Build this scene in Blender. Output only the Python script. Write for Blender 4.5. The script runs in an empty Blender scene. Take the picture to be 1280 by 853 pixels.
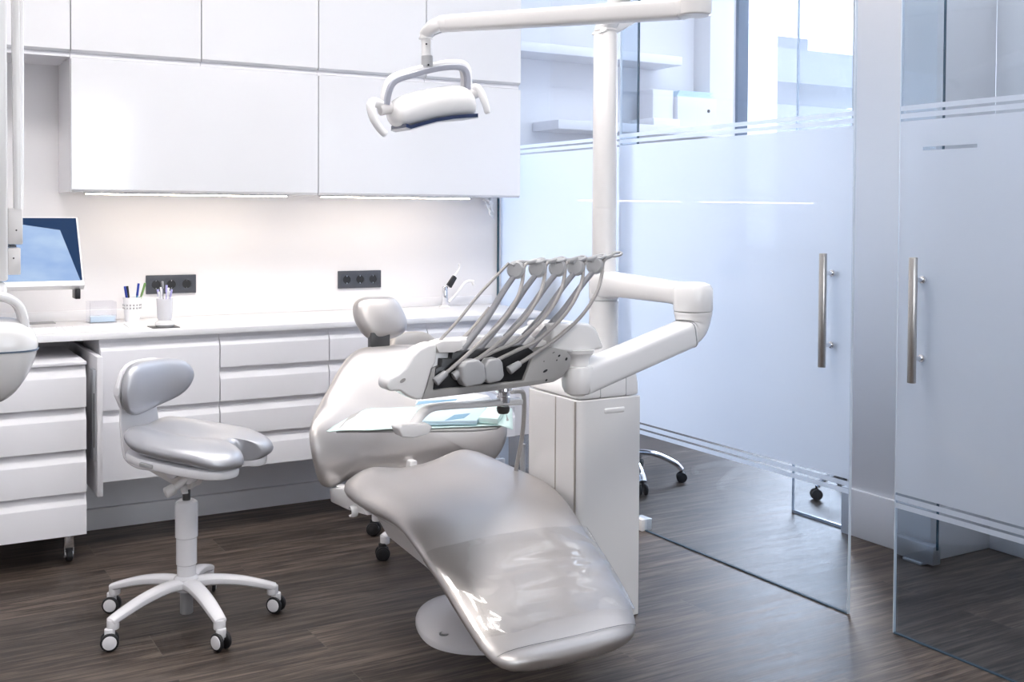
import bpy, bmesh, math, random
from mathutils import Vector, Matrix
random.seed(7)
sc = bpy.context.scene
C = sc.collection
R = math.radians
PI = math.pi

# ------------------------------------------------------------------ camera
F = 1383.0; CX = 640.0; CY = 300.5; CAMZ = 1.36
_h, _p, _r = R(59.6), R(-1.4), R(0.326)
_fw = Vector((math.cos(_h)*math.cos(_p), math.sin(_h)*math.cos(_p), math.sin(_p)))
_rt = Vector((math.sin(_h), -math.cos(_h), 0))
_up = _rt.cross(_fw)
_rt2 = _rt*math.cos(_r) + _up*math.sin(_r)
_up2 = _up*math.cos(_r) - _rt*math.sin(_r)
CAM = Vector((0, 0, CAMZ))
cam_d = bpy.data.cameras.new('camera'); cam = bpy.data.objects.new('camera', cam_d); C.objects.link(cam)
m = Matrix.Identity(4)
for i in range(3):
    m[i][0] = _rt2[i]; m[i][1] = _up2[i]; m[i][2] = -_fw[i]; m[i][3] = CAM[i]
cam.matrix_world = m
cam_d.sensor_fit = 'HORIZONTAL'; cam_d.sensor_width = 36
cam_d.lens = F/1280*36
cam_d.shift_x = 0
cam_d.shift_y = -(426.5-CY)/1280
cam_d.clip_start = 0.05; cam_d.clip_end = 200
sc.camera = cam

def P(u, v, X=None, Y=None, Z=None):
    """Survey helper: the world point seen at photo pixel (u,v) that lies on the plane X=, Y= or Z=."""
    d = _fw + _rt2*((u-CX)/F) + _up2*((CY-v)/F)
    if X is not None: t = X/d.x
    elif Y is not None: t = Y/d.y
    else: t = (Z-CAMZ)/d.z
    return CAM + d*t

# ------------------------------------------------------------------ materials
def new_mat(name):
    mt = bpy.data.materials.new(name); mt.use_nodes = True
    nt = mt.node_tree; nt.nodes.clear()
    out = nt.nodes.new('ShaderNodeOutputMaterial')
    return mt, nt, out

def pbr(name, col, rough=0.5, metal=0.0, coat=0.0, bump=0.0, scale=200.0, var=0.0, spec=0.5, emit=None, estr=0.0, stretch=None, trans=0.0, alpha=1.0, sheen=0.0):
    mt, nt, out = new_mat(name)
    b = nt.nodes.new('ShaderNodeBsdfPrincipled')
    b.inputs['Base Color'].default_value = (*col, 1)
    b.inputs['Roughness'].default_value = rough
    b.inputs['Metallic'].default_value = metal
    b.inputs['Specular IOR Level'].default_value = spec
    b.inputs['Coat Weight'].default_value = coat
    b.inputs['Coat Roughness'].default_value = 0.08
    b.inputs['Transmission Weight'].default_value = trans
    b.inputs['Alpha'].default_value = alpha
    if emit: 
        b.inputs['Emission Color'].default_value = (*emit, 1); b.inputs['Emission Strength'].default_value = estr
    tc = nt.nodes.new('ShaderNodeTexCoord')
    mp = nt.nodes.new('ShaderNodeMapping')
    if stretch: mp.inputs['Scale'].default_value = stretch
    nt.links.new(tc.outputs['Object'], mp.inputs[0])
    nz = nt.nodes.new('ShaderNodeTexNoise'); nz.inputs['Scale'].default_value = scale; nz.inputs['Detail'].default_value = 3
    nt.links.new(mp.outputs[0], nz.inputs['Vector'])
    if var > 0:
        mx = nt.nodes.new('ShaderNodeMixRGB'); mx.blend_type = 'MULTIPLY'; mx.inputs[0].default_value = 1
        mx.inputs[1].default_value = (*col, 1)
        cr = nt.nodes.new('ShaderNodeValToRGB')
        cr.color_ramp.elements[0].color = (1-var, 1-var, 1-var, 1); cr.color_ramp.elements[1].color = (1, 1, 1, 1)
        cr.color_ramp.elements[0].position = .3; cr.color_ramp.elements[1].position = .7
        nt.links.new(nz.outputs['Fac'], cr.inputs[0]); nt.links.new(cr.outputs[0], mx.inputs[2])
        nt.links.new(mx.outputs[0], b.inputs['Base Color'])
    if bump > 0:
        bp = nt.nodes.new('ShaderNodeBump'); bp.inputs['Strength'].default_value = bump; bp.inputs['Distance'].default_value = .002
        nt.links.new(nz.outputs['Fac'], bp.inputs['Height']); nt.links.new(bp.outputs[0], b.inputs['Normal'])
    nt.links.new(b.outputs[0], out.inputs[0])
    return mt

def emis(name, col, s):
    mt, nt, out = new_mat(name)
    e = nt.nodes.new('ShaderNodeEmission'); e.inputs[0].default_value = (*col, 1); e.inputs[1].default_value = s
    nt.links.new(e.outputs[0], out.inputs[0]); return mt

def thin_fresnel(nt):
    # same reflectance from either face of a pane (no refraction, so no total reflection inside)
    g = nt.nodes.new('ShaderNodeNewGeometry'); mr = nt.nodes.new('ShaderNodeMapRange')
    mr.inputs['To Min'].default_value = 1.45; mr.inputs['To Max'].default_value = 1/1.45
    fr = nt.nodes.new('ShaderNodeFresnel')
    nt.links.new(g.outputs['Backfacing'], mr.inputs[0]); nt.links.new(mr.outputs[0], fr.inputs[0])
    return fr

def glass_mat(name, tint, refl=1.0, rough=0.0):
    mt, nt, out = new_mat(name)
    tr = nt.nodes.new('ShaderNodeBsdfTransparent'); tr.inputs[0].default_value = (*tint, 1)
    gl = nt.nodes.new('ShaderNodeBsdfGlossy'); gl.inputs['Roughness'].default_value = rough; gl.inputs[0].default_value = (1, 1, 1, 1)
    fr = thin_fresnel(nt)
    ml = nt.nodes.new('ShaderNodeMath'); ml.operation = 'MULTIPLY'; ml.inputs[1].default_value = refl
    mx = nt.nodes.new('ShaderNodeMixShader')
    nt.links.new(fr.outputs[0], ml.inputs[0]); nt.links.new(ml.outputs[0], mx.inputs[0])
    nt.links.new(tr.outputs[0], mx.inputs[1]); nt.links.new(gl.outputs[0], mx.inputs[2])
    nt.links.new(mx.outputs[0], out.inputs[0]); return mt

def frost_mat(name, col, clear=0.2, dif=0.35):
    mt, nt, out = new_mat(name)
    tr = nt.nodes.new('ShaderNodeBsdfTransparent'); tr.inputs[0].default_value = (.9, .95, 1, 1)
    tl = nt.nodes.new('ShaderNodeBsdfTranslucent'); tl.inputs[0].default_value = (*col, 1)
    df = nt.nodes.new('ShaderNodeBsdfDiffuse'); df.inputs[0].default_value = (*col, 1)
    m1 = nt.nodes.new('ShaderNodeMixShader'); m1.inputs[0].default_value = dif
    nt.links.new(tl.outputs[0], m1.inputs[1]); nt.links.new(df.outputs[0], m1.inputs[2])
    m2 = nt.nodes.new('ShaderNodeMixShader'); m2.inputs[0].default_value = clear
    nt.links.new(m1.outputs[0], m2.inputs[1]); nt.links.new(tr.outputs[0], m2.inputs[2])
    gl = nt.nodes.new('ShaderNodeBsdfGlossy'); gl.inputs['Roughness'].default_value = .004
    fr = thin_fresnel(nt)
    m3 = nt.nodes.new('ShaderNodeMixShader')
    nt.links.new(fr.outputs[0], m3.inputs[0]); nt.links.new(m2.outputs[0], m3.inputs[1]); nt.links.new(gl.outputs[0], m3.inputs[2])
    nt.links.new(m3.outputs[0], out.inputs[0]); return mt

def floor_mat():
    mt, nt, out = new_mat('dark_wood_planks')
    N = nt.nodes; L = nt.links
    tc = N.new('ShaderNodeTexCoord')
    br = N.new('ShaderNodeTexBrick'); br.inputs['Scale'].default_value = 1
    br.inputs['Brick Width'].default_value = 1.24; br.inputs['Row Height'].default_value = .19
    br.inputs['Mortar Size'].default_value = .0012; br.inputs['Mortar Smooth'].default_value = .3
    br.inputs['Color1'].default_value = (0, 0, 0, 1); br.inputs['Color2'].default_value = (1, 1, 1, 1); br.inputs['Mortar'].default_value = (.5, .5, .5, 1)
    br.offset = .37; br.offset_frequency = 2
    L.new(tc.outputs['Object'], br.inputs['Vector'])
    # grain, stretched along the planks (X), shifted per plank
    sep = N.new('ShaderNodeVectorMath'); sep.operation = 'MULTIPLY_ADD'
    sep.inputs[1].default_value = (1, 1, 1)
    L.new(tc.outputs['Object'], sep.inputs[0])
    sc2 = N.new('ShaderNodeVectorMath'); sc2.operation = 'SCALE'; sc2.inputs['Scale'].default_value = 7.3
    L.new(br.outputs['Color'], sc2.inputs[0]); L.new(sc2.outputs[0], sep.inputs[2])
    mp = N.new('ShaderNodeMapping'); mp.inputs['Scale'].default_value = (1.9, 22, 1)
    L.new(sep.outputs[0], mp.inputs[0])
    n1 = N.new('ShaderNodeTexNoise'); n1.inputs['Scale'].default_value = 1.6; n1.inputs['Detail'].default_value = 7; n1.inputs['Roughness'].default_value = .62; n1.inputs['Distortion'].default_value = .6
    L.new(mp.outputs[0], n1.inputs['Vector'])
    mp2 = N.new('ShaderNodeMapping'); mp2.inputs['Scale'].default_value = (3, 120, 1)
    L.new(sep.outputs[0], mp2.inputs[0])
    n2 = N.new('ShaderNodeTexNoise'); n2.inputs['Scale'].default_value = 1.5; n2.inputs['Detail'].default_value = 4
    L.new(mp2.outputs[0], n2.inputs['Vector'])
    ad = N.new('ShaderNodeMath'); ad.operation = 'MULTIPLY_ADD'; ad.inputs[1].default_value = .45
    L.new(n2.outputs['Fac'], ad.inputs[0]); L.new(n1.outputs['Fac'], ad.inputs[2])
    cr = N.new('ShaderNodeValToRGB')
    e = cr.color_ramp.elements
    e[0].position = .50; e[0].color = (.014, .0105, .0085, 1)
    e[1].position = .90; e[1].color = (.15, .118, .098, 1)
    k = e.new(.68); k.color = (.056, .041, .033, 1)
    L.new(ad.outputs[0], cr.inputs[0])
    mxp = N.new('ShaderNodeMixRGB'); mxp.blend_type = 'MULTIPLY'; mxp.inputs[0].default_value = 1
    cr2 = N.new('ShaderNodeValToRGB'); cr2.color_ramp.elements[0].color = (.72, .73, .74, 1); cr2.color_ramp.elements[1].color = (1.2, 1.18, 1.15, 1)
    L.new(br.outputs['Color'], cr2.inputs[0]); L.new(cr.outputs[0], mxp.inputs[1]); L.new(cr2.outputs[0], mxp.inputs[2])
    mxm = N.new('ShaderNodeMixRGB'); mxm.inputs[2].default_value = (.14, .12, .105, 1)
    mm = N.new('ShaderNodeMath'); mm.operation = 'MULTIPLY'; mm.inputs[1].default_value = .45
    L.new(br.outputs['Fac'], mm.inputs[0]); L.new(mm.outputs[0], mxm.inputs[0]); L.new(mxp.outputs[0], mxm.inputs[1])
    b = N.new('ShaderNodeBsdfPrincipled'); L.new(mxm.outputs[0], b.inputs['Base Color'])
    rr = N.new('ShaderNodeMapRange'); rr.inputs[3].default_value = .38; rr.inputs[4].default_value = .60; b.inputs['Specular IOR Level'].default_value = .38
    L.new(n1.outputs['Fac'], rr.inputs[0]); L.new(rr.outputs[0], b.inputs['Roughness'])
    bp = N.new('ShaderNodeBump'); bp.inputs['Strength'].default_value = .25; bp.inputs['Distance'].default_value = .002
    L.new(ad.outputs[0], bp.inputs['Height']); L.new(bp.outputs[0], b.inputs['Normal'])
    L.new(b.outputs[0], out.inputs[0]); return mt

def screen_mat():
    """Switched-off-looking screen: pale blue picture with darker band, in the screen's own plane."""
    mt, nt, out = new_mat('monitor_picture'); N = nt.nodes; L = nt.links
    tc = N.new('ShaderNodeTexCoord'); sp = N.new('ShaderNodeSeparateXYZ'); L.new(tc.outputs['UV'], sp.inputs[0])
    # dark margin to the right and top: tilted pale sheet
    a = N.new('ShaderNodeMath'); a.operation = 'MULTIPLY_ADD'; a.inputs[1].default_value = .14; L.new(sp.outputs[1], a.inputs[0]); L.new(sp.outputs[0], a.inputs[2])
    g1 = N.new('ShaderNodeMath'); g1.operation = 'GREATER_THAN'; g1.inputs[1].default_value = .985; L.new(a.outputs[0], g1.inputs[0])
    b_ = N.new('ShaderNodeMath'); b_.operation = 'MULTIPLY_ADD'; b_.inputs[1].default_value = .33; L.new(sp.outputs[0], b_.inputs[0]); L.new(sp.outputs[1], b_.inputs[2])
    g2 = N.new('ShaderNodeMath'); g2.operation = 'GREATER_THAN'; g2.inputs[1].default_value = 1.09; L.new(b_.outputs[0], g2.inputs[0])
    mx_ = N.new('ShaderNodeMath'); mx_.operation = 'MAXIMUM'; L.new(g1.outputs[0], mx_.inputs[0]); L.new(g2.outputs[0], mx_.inputs[1])
    nz = N.new('ShaderNodeTexNoise'); nz.inputs['Scale'].default_value = 2.5; nz.inputs['Detail'].default_value = 3; L.new(tc.outputs['UV'], nz.inputs['Vector'])
    cr = N.new('ShaderNodeValToRGB'); cr.color_ramp.elements[0].color = (.33, .50, .86, 1); cr.color_ramp.elements[1].color = (.55, .72, .98, 1)
    cr.color_ramp.elements[0].position = .3; cr.color_ramp.elements[1].position = .7
    L.new(nz.outputs['Fac'], cr.inputs[0])
    mc = N.new('ShaderNodeMixRGB'); L.new(mx_.outputs[0], mc.inputs[0]); L.new(cr.outputs[0], mc.inputs[1]); mc.inputs[2].default_value = (.015, .05, .14, 1)
    e = N.new('ShaderNodeEmission'); e.inputs[1].default_value = .5; L.new(mc.outputs[0], e.inputs[0])
    gl = N.new('ShaderNodeBsdfGlossy'); gl.inputs['Roughness'].default_value = .1
    ms = N.new('ShaderNodeMixShader'); ms.inputs[0].default_value = .04
    L.new(e.outputs[0], ms.inputs[1]); L.new(gl.outputs[0], ms.inputs[2]); L.new(ms.outputs[0], out.inputs[0]); return mt

MT = dict(
    floor=floor_mat(),
    wall=pbr('white_wall_paint', (.76, .745, .755), .6, bump=.05, scale=300),
    wallgrey=pbr('pale_wall_paint', (.72, .72, .73), .6, bump=.05, scale=300),
    shade=pbr('unseen_wall_darkened', (.30, .30, .31), .7, bump=.05, scale=300),  # unseen walls darkened in colour so reflections and front faces get less light
    ceiling=pbr('ceiling_paint', (.86, .86, .86), .8, bump=.03, scale=200),
    lacquer=pbr('glossy_white_lacquer', (.755, .75, .765), .12, coat=.3, spec=.5),
    matt=pbr('satin_white_cabinet', (.77, .76, .785), .35),
    counter=pbr('white_solid_surface', (.80, .79, .80), .3, var=.02, scale=4),
    plinth=pbr('pale_plinth', (.84, .84, .86), .45),
    dark=pbr('dark_gap', (.02, .02, .025), .6),
    plastic=pbr('white_moulded_plastic', (.84, .825, .82), .22, coat=.15),
    plastic2=pbr('warm_white_plastic', (.77, .745, .735), .3),
    stoolw=pbr('white_painted_metal', (.84, .83, .85), .25, coat=.2),
    leather=pbr('silver_grey_leatherette', (.56, .53, .515), .38, metal=.75, bump=.08, scale=700, spec=.5),
    leather2=pbr('blue_grey_leatherette', (.50, .505, .535), .42, metal=.70, bump=.08, scale=700),
    beige=pbr('beige_leatherette', (.42, .38, .34), .4, metal=.2, bump=.08, scale=700),
    seam=pbr('seam_thread', (.2, .2, .2), .6),
    grey=pbr('grey_hose_rubber', (.30, .30, .32), .38),
    grey2=pbr('light_grey_plastic', (.42, .42, .43), .35),
    hose=pbr('soft_grey_tubing', (.36, .34, .33), .38),
    black=pbr('black_plastic', (.012, .012, .014), .35),
    rubber=pbr('black_rubber', (.02, .02, .022), .5),
    socket=pbr('anthracite_plastic', (.055, .06, .075), .35),
    plate=pbr('grey_cast_metal', (.36, .35, .34), .45),
    steel=pbr('brushed_steel', (.52, .50, .48), .3, metal=1, bump=.1, scale=60, stretch=(20, 20, 1)),
    chrome=pbr('chrome', (.8, .8, .82), .1, metal=1),
    darkmetal=pbr('dark_metal', (.12, .12, .12), .35, metal=.8),
    alu=pbr('aluminium_rail', (.50, .52, .55), .35, metal=.7),
    edge=pbr('polished_glass_edge', (.06, .09, .12), .6, spec=.1),
    edgedark=pbr('dark_glass_edge', (.035, .09, .13), .2),
    edgelight=pbr('pale_glass_edge', (.62, .70, .80), .12),
    glass=glass_mat('door_glass', (.80, .85, .90)),
    glassin=glass_mat('partition_glass', (.955, .967, .975)),
    frost=frost_mat('frosted_film', (.80, .855, .945), clear=.04, dif=.36),
    led=emis('warm_led_strip', (1, .86, .68), 17),
    lamp=emis('ceiling_fill_glow', (1, .966, .945), 10.5),  # glow of the added, unseen ceiling fill panels
    lamp2=emis('ceiling_fill_glow_cool', (.93, .945, 1), 4.8),
    frame=pbr('window_frame_grey', (.10, .14, .20), .4),
    framew=pbr('window_frame_white', (.85, .85, .87), .4),
    blue=pbr('blue_plastic', (.02, .05, .35), .3),
    green=pbr('green_plastic', (.16, .30, .10), .35),
    violet=pbr('pale_violet_plastic', (.45, .42, .75), .3),
    clear=glass_mat('clear_cup_plastic', (.95, .95, .97), 1.5, .05),
    milky=frost_mat('milky_plastic', (.93, .92, .94), clear=.12, dif=.75),
    film=glass_mat('clear_protective_film', (.91, .905, .90), 2.0, .08),
    mint=pbr('mint_paper_napkin', (.70, .87, .83), .7),
    foil=pbr('blue_white_sterile_pouch', (.62, .78, .88), .3),
    bluepouch=pbr('blue_pouch_print', (.10, .32, .50), .3),
    paper=pbr('white_paper', (.86, .86, .88), .6),
    card=pbr('white_cardboard', (.80, .79, .82), .6),
    screen=screen_mat(),
    roofing=pbr('bluish_roof_sheet', (.27, .28, .33), .6),
    render_w=pbr('white_render', (.85, .85, .85), .8),
    lensblue=pbr('dark_blue_lens', (.02, .035, .10), .1, coat=.5),
    greybow=pbr('grey_lamp_bow', (.36, .37, .43), .35),
    padgrey=pbr('grey_mat', (.32, .32, .33), .5),
    keys=pbr('white_keys', (.86, .86, .88), .4),
    tissue=pbr('white_tissue', (.9, .9, .92), .8),
)

# ------------------------------------------------------------------ geometry helpers
def V(*a): return Vector(a)

def box(bm, x0, x1, y0, y1, z0, z1, bev=0.0, seg=2):
    b = bmesh.new()
    bmesh.ops.create_cube(b, size=1)
    for v in b.verts:
        v.co = V(x0+(v.co.x+.5)*(x1-x0), y0+(v.co.y+.5)*(y1-y0), z0+(v.co.z+.5)*(z1-z0))
    if bev > 0:
        bmesh.ops.bevel(b, geom=b.edges[:], offset=bev, segments=seg, profile=.5, affect='EDGES')
    merge(bm, b)

def merge(bm, b, mat=None):
    me = bpy.data.meshes.new('tmp'); b.to_mesh(me); b.free()
    if mat is not None: me.transform(mat)
    bm.from_mesh(me); bpy.data.meshes.remove(me)

def prism(bm, pts, d, bev=0.0, seg=2):
    """closed 3-D polygon swept by vector d, all edges bevelled"""
    b = bmesh.new()
    a = [b.verts.new(p) for p in pts]; c = [b.verts.new(Vector(p)+Vector(d)) for p in pts]
    n = len(pts)
    b.faces.new(a); b.faces.new(c[::-1])
    for i in range(n): b.faces.new((a[i], c[i], c[(i+1) % n], a[(i+1) % n]))
    bmesh.ops.recalc_face_normals(b, faces=b.faces[:])
    if bev > 0:
        es = [e for e in b.edges if len(e.link_faces) == 2 and e.calc_face_angle() > R(25)]
        bmesh.ops.bevel(b, geom=es, offset=bev, segments=seg, profile=.5, affect='EDGES', clamp_overlap=True)
    merge(bm, b)

def smooth_path(pts, n=8):
    pts = [Vector(p) for p in pts]
    out = []
    for i in range(len(pts)-1):
        p0 = pts[max(i-1, 0)]; p1 = pts[i]; p2 = pts[i+1]; p3 = pts[min(i+2, len(pts)-1)]
        for k in range(n):
            t = k/n
            out.append(.5*((2*p1)+(p2-p0)*t+(2*p0-5*p1+4*p2-p3)*t*t+(3*p1-p0-3*p2+p3)*t**3))
    out.append(pts[-1]); return out

def lerp_list(vals, n):
    out = []
    for i in range(len(vals)-1):
        for k in range(n): out.append(vals[i]+(vals[i+1]-vals[i])*k/n)
    out.append(vals[-1]); return out

def tube(bm, pts, r, seg=12, cap=True, flat=1.0, upv=None, rnd=False, sup=2.0):
    """swept round / superellipse section; r scalar, list of radii, or list of (a,b)"""
    pts = [Vector(p) for p in pts]; n = len(pts)
    rs = r if isinstance(r, (list, tuple)) else [r]*n
    rings = []
    tan = []
    for i in range(n):
        a = pts[max(i-1, 0)]; c = pts[min(i+1, n-1)]
        t = (c-a); tan.append(t.normalized() if t.length > 1e-9 else V(0, 0, 1))
    ref = Vector(upv) if upv is not None else (V(0, 0, 1) if abs(tan[0].z) < .9 else V(1, 0, 0))
    nrm = (ref - tan[0]*ref.dot(tan[0])).normalized()
    for i in range(n):
        if upv is not None:
            q = ref - tan[i]*ref.dot(tan[i])
            if q.length > 1e-4: nrm = q.normalized()
        else:
            nrm = (nrm - tan[i]*nrm.dot(tan[i])).normalized()
        bn = tan[i].cross(nrm)
        ra, rb = (rs[i] if isinstance(rs[i], (tuple, list)) else (rs[i], rs[i]*flat))
        ring = []
        for k in range(seg):
            a = 2*PI*k/seg
            c, s = math.cos(a), math.sin(a)
            if sup != 2.0:
                c = math.copysign(abs(c)**(2/sup), c); s = math.copysign(abs(s)**(2/sup), s)
            ring.append(bm.verts.new(pts[i]+nrm*(c*rb)+bn*(s*ra)))
        rings.append(ring)
    for i in range(n-1):
        for k in range(seg):
            bm.faces.new((rings[i][k], rings[i][(k+1) % seg], rings[i+1][(k+1) % seg], rings[i+1][k]))
    if cap:
        bm.faces.new(rings[0][::-1]); bm.faces.new(rings[-1])
    return rings

def cyl(bm, a, b, r, r2=None, seg=24, bev=0.0):
    a = Vector(a); b = Vector(b); r2 = r if r2 is None else r2
    if bev > 0:
        d = (b-a).normalized(); L = (b-a).length; bev = min(bev, L*.45)
        f = lambda t: r+(r2-r)*t/L
        P_ = [a, a+d*bev*.3, a+d*bev, b-d*bev, b-d*bev*.3, b]
        rr = [f(0)-bev, f(bev*.3)-bev*.3, f(bev), f(L-bev), f(L-bev*.3)-bev*.3, f(L)-bev]
        tube(bm, P_, rr, seg)
    else:
        tube(bm, [a, b], [r, r2], seg)

def lathe(bm, prof, c=(0, 0, 0), seg=32, axis=V(0, 0, 1), ref=None):
    """prof: list of (r, h) along axis"""
    c = Vector(c); axis = Vector(axis).normalized()
    rf = Vector(ref) if ref else (V(1, 0, 0) if abs(axis.x) < .9 else V(0, 1, 0))
    u = (rf-axis*rf.dot(axis)).normalized(); w = axis.cross(u)
    rings = []
    for r, h in prof:
        if r < 1e-6: rings.append([bm.verts.new(c+axis*h)])
        else: rings.append([bm.verts.new(c+axis*h+(u*math.cos(2*PI*k/seg)+w*math.sin(2*PI*k/seg))*r) for k in range(seg)])
    for i in range(len(rings)-1):
        A, B = rings[i], rings[i+1]
        for k in range(seg):
            k2 = (k+1) % seg
            if len(A) == 1 and len(B) == 1: continue
            if len(A) == 1: bm.faces.new((A[0], B[k], B[k2]))
            elif len(B) == 1: bm.faces.new((A[k], A[k2], B[0]))
            else: bm.faces.new((A[k], A[k2], B[k2], B[k]))
    if len(rings[0]) > 1: bm.faces.new(rings[0][::-1])
    if len(rings[-1]) > 1: bm.faces.new(rings[-1])

def loft(bm, rings, cap=True):
    vs = [[bm.verts.new(p) for p in r] for r in rings]; n = len(rings[0])
    for i in range(len(vs)-1):
        for k in range(n): bm.faces.new((vs[i][k], vs[i][(k+1) % n], vs[i+1][(k+1) % n], vs[i+1][k]))
    if cap: bm.faces.new(vs[0][::-1]); bm.faces.new(vs[-1])

def disc_cushion(bm, outline, center, frame, thick, crown=0.3, off=None, nr=7, pw=.5, edge=.5):
    """Pillow from a closed 2-D outline (list of (a,b) in the frame's first two axes).
    frame=(ax,ay,an). Both faces are domed; rim rounded. off(a,b)->extra offset along an."""
    ax, ay, an = frame; n = len(outline)
    ca = sum(p[0] for p in outline)/n; cb = sum(p[1] for p in outline)/n
    def pt(a, b, h): return Vector(center)+ax*a+ay*b+an*(h+(off(a, b) if off else 0))
    ts = [0, .2, .4, .58, .72, .83, .91, .965, .99]
    def ring(t, sgn):
        h = (thick/2)*((1-t**(2/ max(pw,.05)))**pw)*1.0
        h = (thick/2)*((1-crown) * (1-t**8)**.5 + crown*(1-t*t))
        return [pt(ca+(p[0]-ca)*t, cb+(p[1]-cb)*t, sgn*h) for p in outline]
    top = [ring(t, 1) for t in ts[1:]]; bot = [ring(t, -1) for t in ts[1:]]
    rings = top + [[pt(p[0], p[1], 0) for p in outline]] + bot[::-1]
    vs = [[bm.verts.new(q) for q in r] for r in rings]
    c0 = bm.verts.new(pt(ca, cb, thick/2)); c1 = bm.verts.new(pt(ca, cb, -thick/2))
    for i in range(len(vs)-1):
        for k in range(n): bm.faces.new((vs[i][k], vs[i][(k+1) % n], vs[i+1][(k+1) % n], vs[i+1][k]))
    for k in range(n):
        bm.faces.new((c0, vs[0][k], vs[0][(k+1) % n])); bm.faces.new((c1, vs[-1][(k+1) % n], vs[-1][k]))

def closed_smooth(pts, n=6):
    P_ = [Vector((p[0], p[1], 0)) for p in pts]; N = len(P_); out = []
    for i in range(N):
        p0, p1, p2, p3 = P_[i-1], P_[i], P_[(i+1) % N], P_[(i+2) % N]
        for k in range(n):
            t = k/n
            q = .5*((2*p1)+(p2-p0)*t+(2*p0-5*p1+4*p2-p3)*t*t+(3*p1-p0-3*p2+p3)*t**3)
            out.append((q.x, q.y))
    return out

# ------------------------------------------------------------------ scene objects
def world_off(o):
    v = V(0, 0, 0)
    while o is not None: v = v+o.location; o = o.parent
    return v

def mk(name, bm, mat, parent=None, world=True, angle=32, subsurf=0, flatshade=False):
    bmesh.ops.recalc_face_normals(bm, faces=bm.faces[:])
    me = bpy.data.meshes.new(name)
    if parent is not None and world:
        bmesh.ops.translate(bm, verts=bm.verts[:], vec=-world_off(parent))
    bm.to_mesh(me); bm.free()
    o = bpy.data.objects.new(name, me); C.objects.link(o)
    mats = mat if isinstance(mat, (list, tuple)) else [mat]
    for mm in mats: me.materials.append(MT[mm])
    if parent is not None: o.parent = parent
    if not flatshade:
        for p in me.polygons: p.use_smooth = True
        me.set_sharp_from_angle(angle=R(angle))
    if subsurf:
        md = o.modifiers.new('subdivision', 'SUBSURF'); md.levels = subsurf; md.render_levels = subsurf
    return o

def tag(o, label=None, cat=None, group=None, kind=None):
    if label: o['label'] = label
    if cat: o['category'] = cat
    if group: o['group'] = group
    if kind: o['kind'] = kind
    return o

def thing(name, label, cat, loc=(0, 0, 0), group=None, rz=0):
    o = bpy.data.objects.new(name, None); C.objects.link(o); o.location = loc; o.rotation_euler.z = rz
    o.empty_display_size = .05
    return tag(o, label, cat, group)

def struct(name, bm, mat, label=None, parent=None, **k):
    o = mk(name, bm, mat, parent, **k)
    if parent is None: o['kind'] = 'structure'
    if label: o['label'] = label
    return o

def copy_tree(o, parent=None):
    c = o.copy(); C.objects.link(c); c.parent = parent
    for ch in [x for x in o.children]: copy_tree(ch, c)
    return c
NB = bmesh.new
# ================================================================== ROOM
ZC = 3.36           # ceiling
YW = 5.12           # back wall
XG = 2.885          # sliding glass plane
XF = 2.94           # fixed glass plane
bm = NB(); box(bm, -1.7, 8.2, -1.9, 6.5, -.12, 0); struct('floor', bm, 'floor', 'dark wood plank floor')
bm = NB(); box(bm, -1.7, 8.2, -1.9, 6.5, ZC, ZC+.12); struct('ceiling', bm, 'ceiling')
bm = NB(); box(bm, -1.7, 2.99, YW, YW+.15, 0, ZC); struct('wall_back', bm, 'wall', 'pale wall behind the counter')
bm = NB(); box(bm, 2.84, 2.99, YW+.15, 6.3, 0, ZC); struct('wall_return', bm, 'wall')
bm = NB(); box(bm, -1.7, -1.55, -1.9, YW, 0, ZC); struct('wall_left', bm, 'wall')
# rear wall with window opening (behind the camera, lights the room)
bm = NB()
box(bm, -1.55, .6, -1.95, -1.8, 0, ZC); box(bm, 2.3, 8.2, -1.95, -1.8, 0, ZC)
box(bm, .6, 2.3, -1.95, -1.8, 0, .9); box(bm, .6, 2.3, -1.95, -1.8, 2.45, ZC)
struct('wall_rear', bm, 'shade')
bm = NB()
for (a, b_) in ((.6, .65), (1.42, 1.48), (2.25, 2.3)): box(bm, a, b_, -1.9, -1.84, .9, 2.45)
box(bm, .6, 2.3, -1.9, -1.84, .9, .95); box(bm, .6, 2.3, -1.9, -1.84, 2.4, 2.45)
w2 = struct('window_2', bm, 'framew')
bm = NB(); box(bm, .65, 2.25, -1.875, -1.865, .95, 2.4); struct('window_pane', bm, 'glassin', parent=w2)
# neighbouring room
bm = NB(); box(bm, 3.98, 8.2, -1.8, 2.9, 0, ZC); struct('wall_right', bm, 'wall')
bm = NB(); box(bm, 8.05, 8.2, 2.9, 6.5, 0, ZC); struct('wall_far_right', bm, 'wall')
WX0, WX1, WZ0, WZ1 = 5.62, 7.45, 1.05, 3.32
bm = NB()
box(bm, 2.99, WX0, 6.3, 6.45, 0, ZC); box(bm, WX1, 8.05, 6.3, 6.45, 0, ZC)
box(bm, WX0, WX1, 6.3, 6.45, 0, WZ0); box(bm, WX0, WX1, 6.3, 6.45, WZ1, ZC)
struct('wall_far', bm, 'wall', 'white far wall of the neighbouring room')
bm = NB()
box(bm, WX0, WX0+.10, 6.27, 6.4, WZ0, WZ1, .004); box(bm, WX1-.08, WX1, 6.27, 6.4, WZ0, WZ1, .004)
box(bm, WX0, WX1, 6.27, 6.4, WZ0, WZ0+.07, .004); box(bm, WX0, WX1, 6.27, 6.4, WZ1-.07, WZ1, .004)
w1 = struct('window_1', bm, 'frame', 'dark blue-grey framed window of the room behind the glass')
bm = NB(); box(bm, WX0+.1, WX1-.08, 6.33, 6.34, WZ0+.07, WZ1-.07); struct('window_pane', bm, 'glassin', parent=w1)
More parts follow.
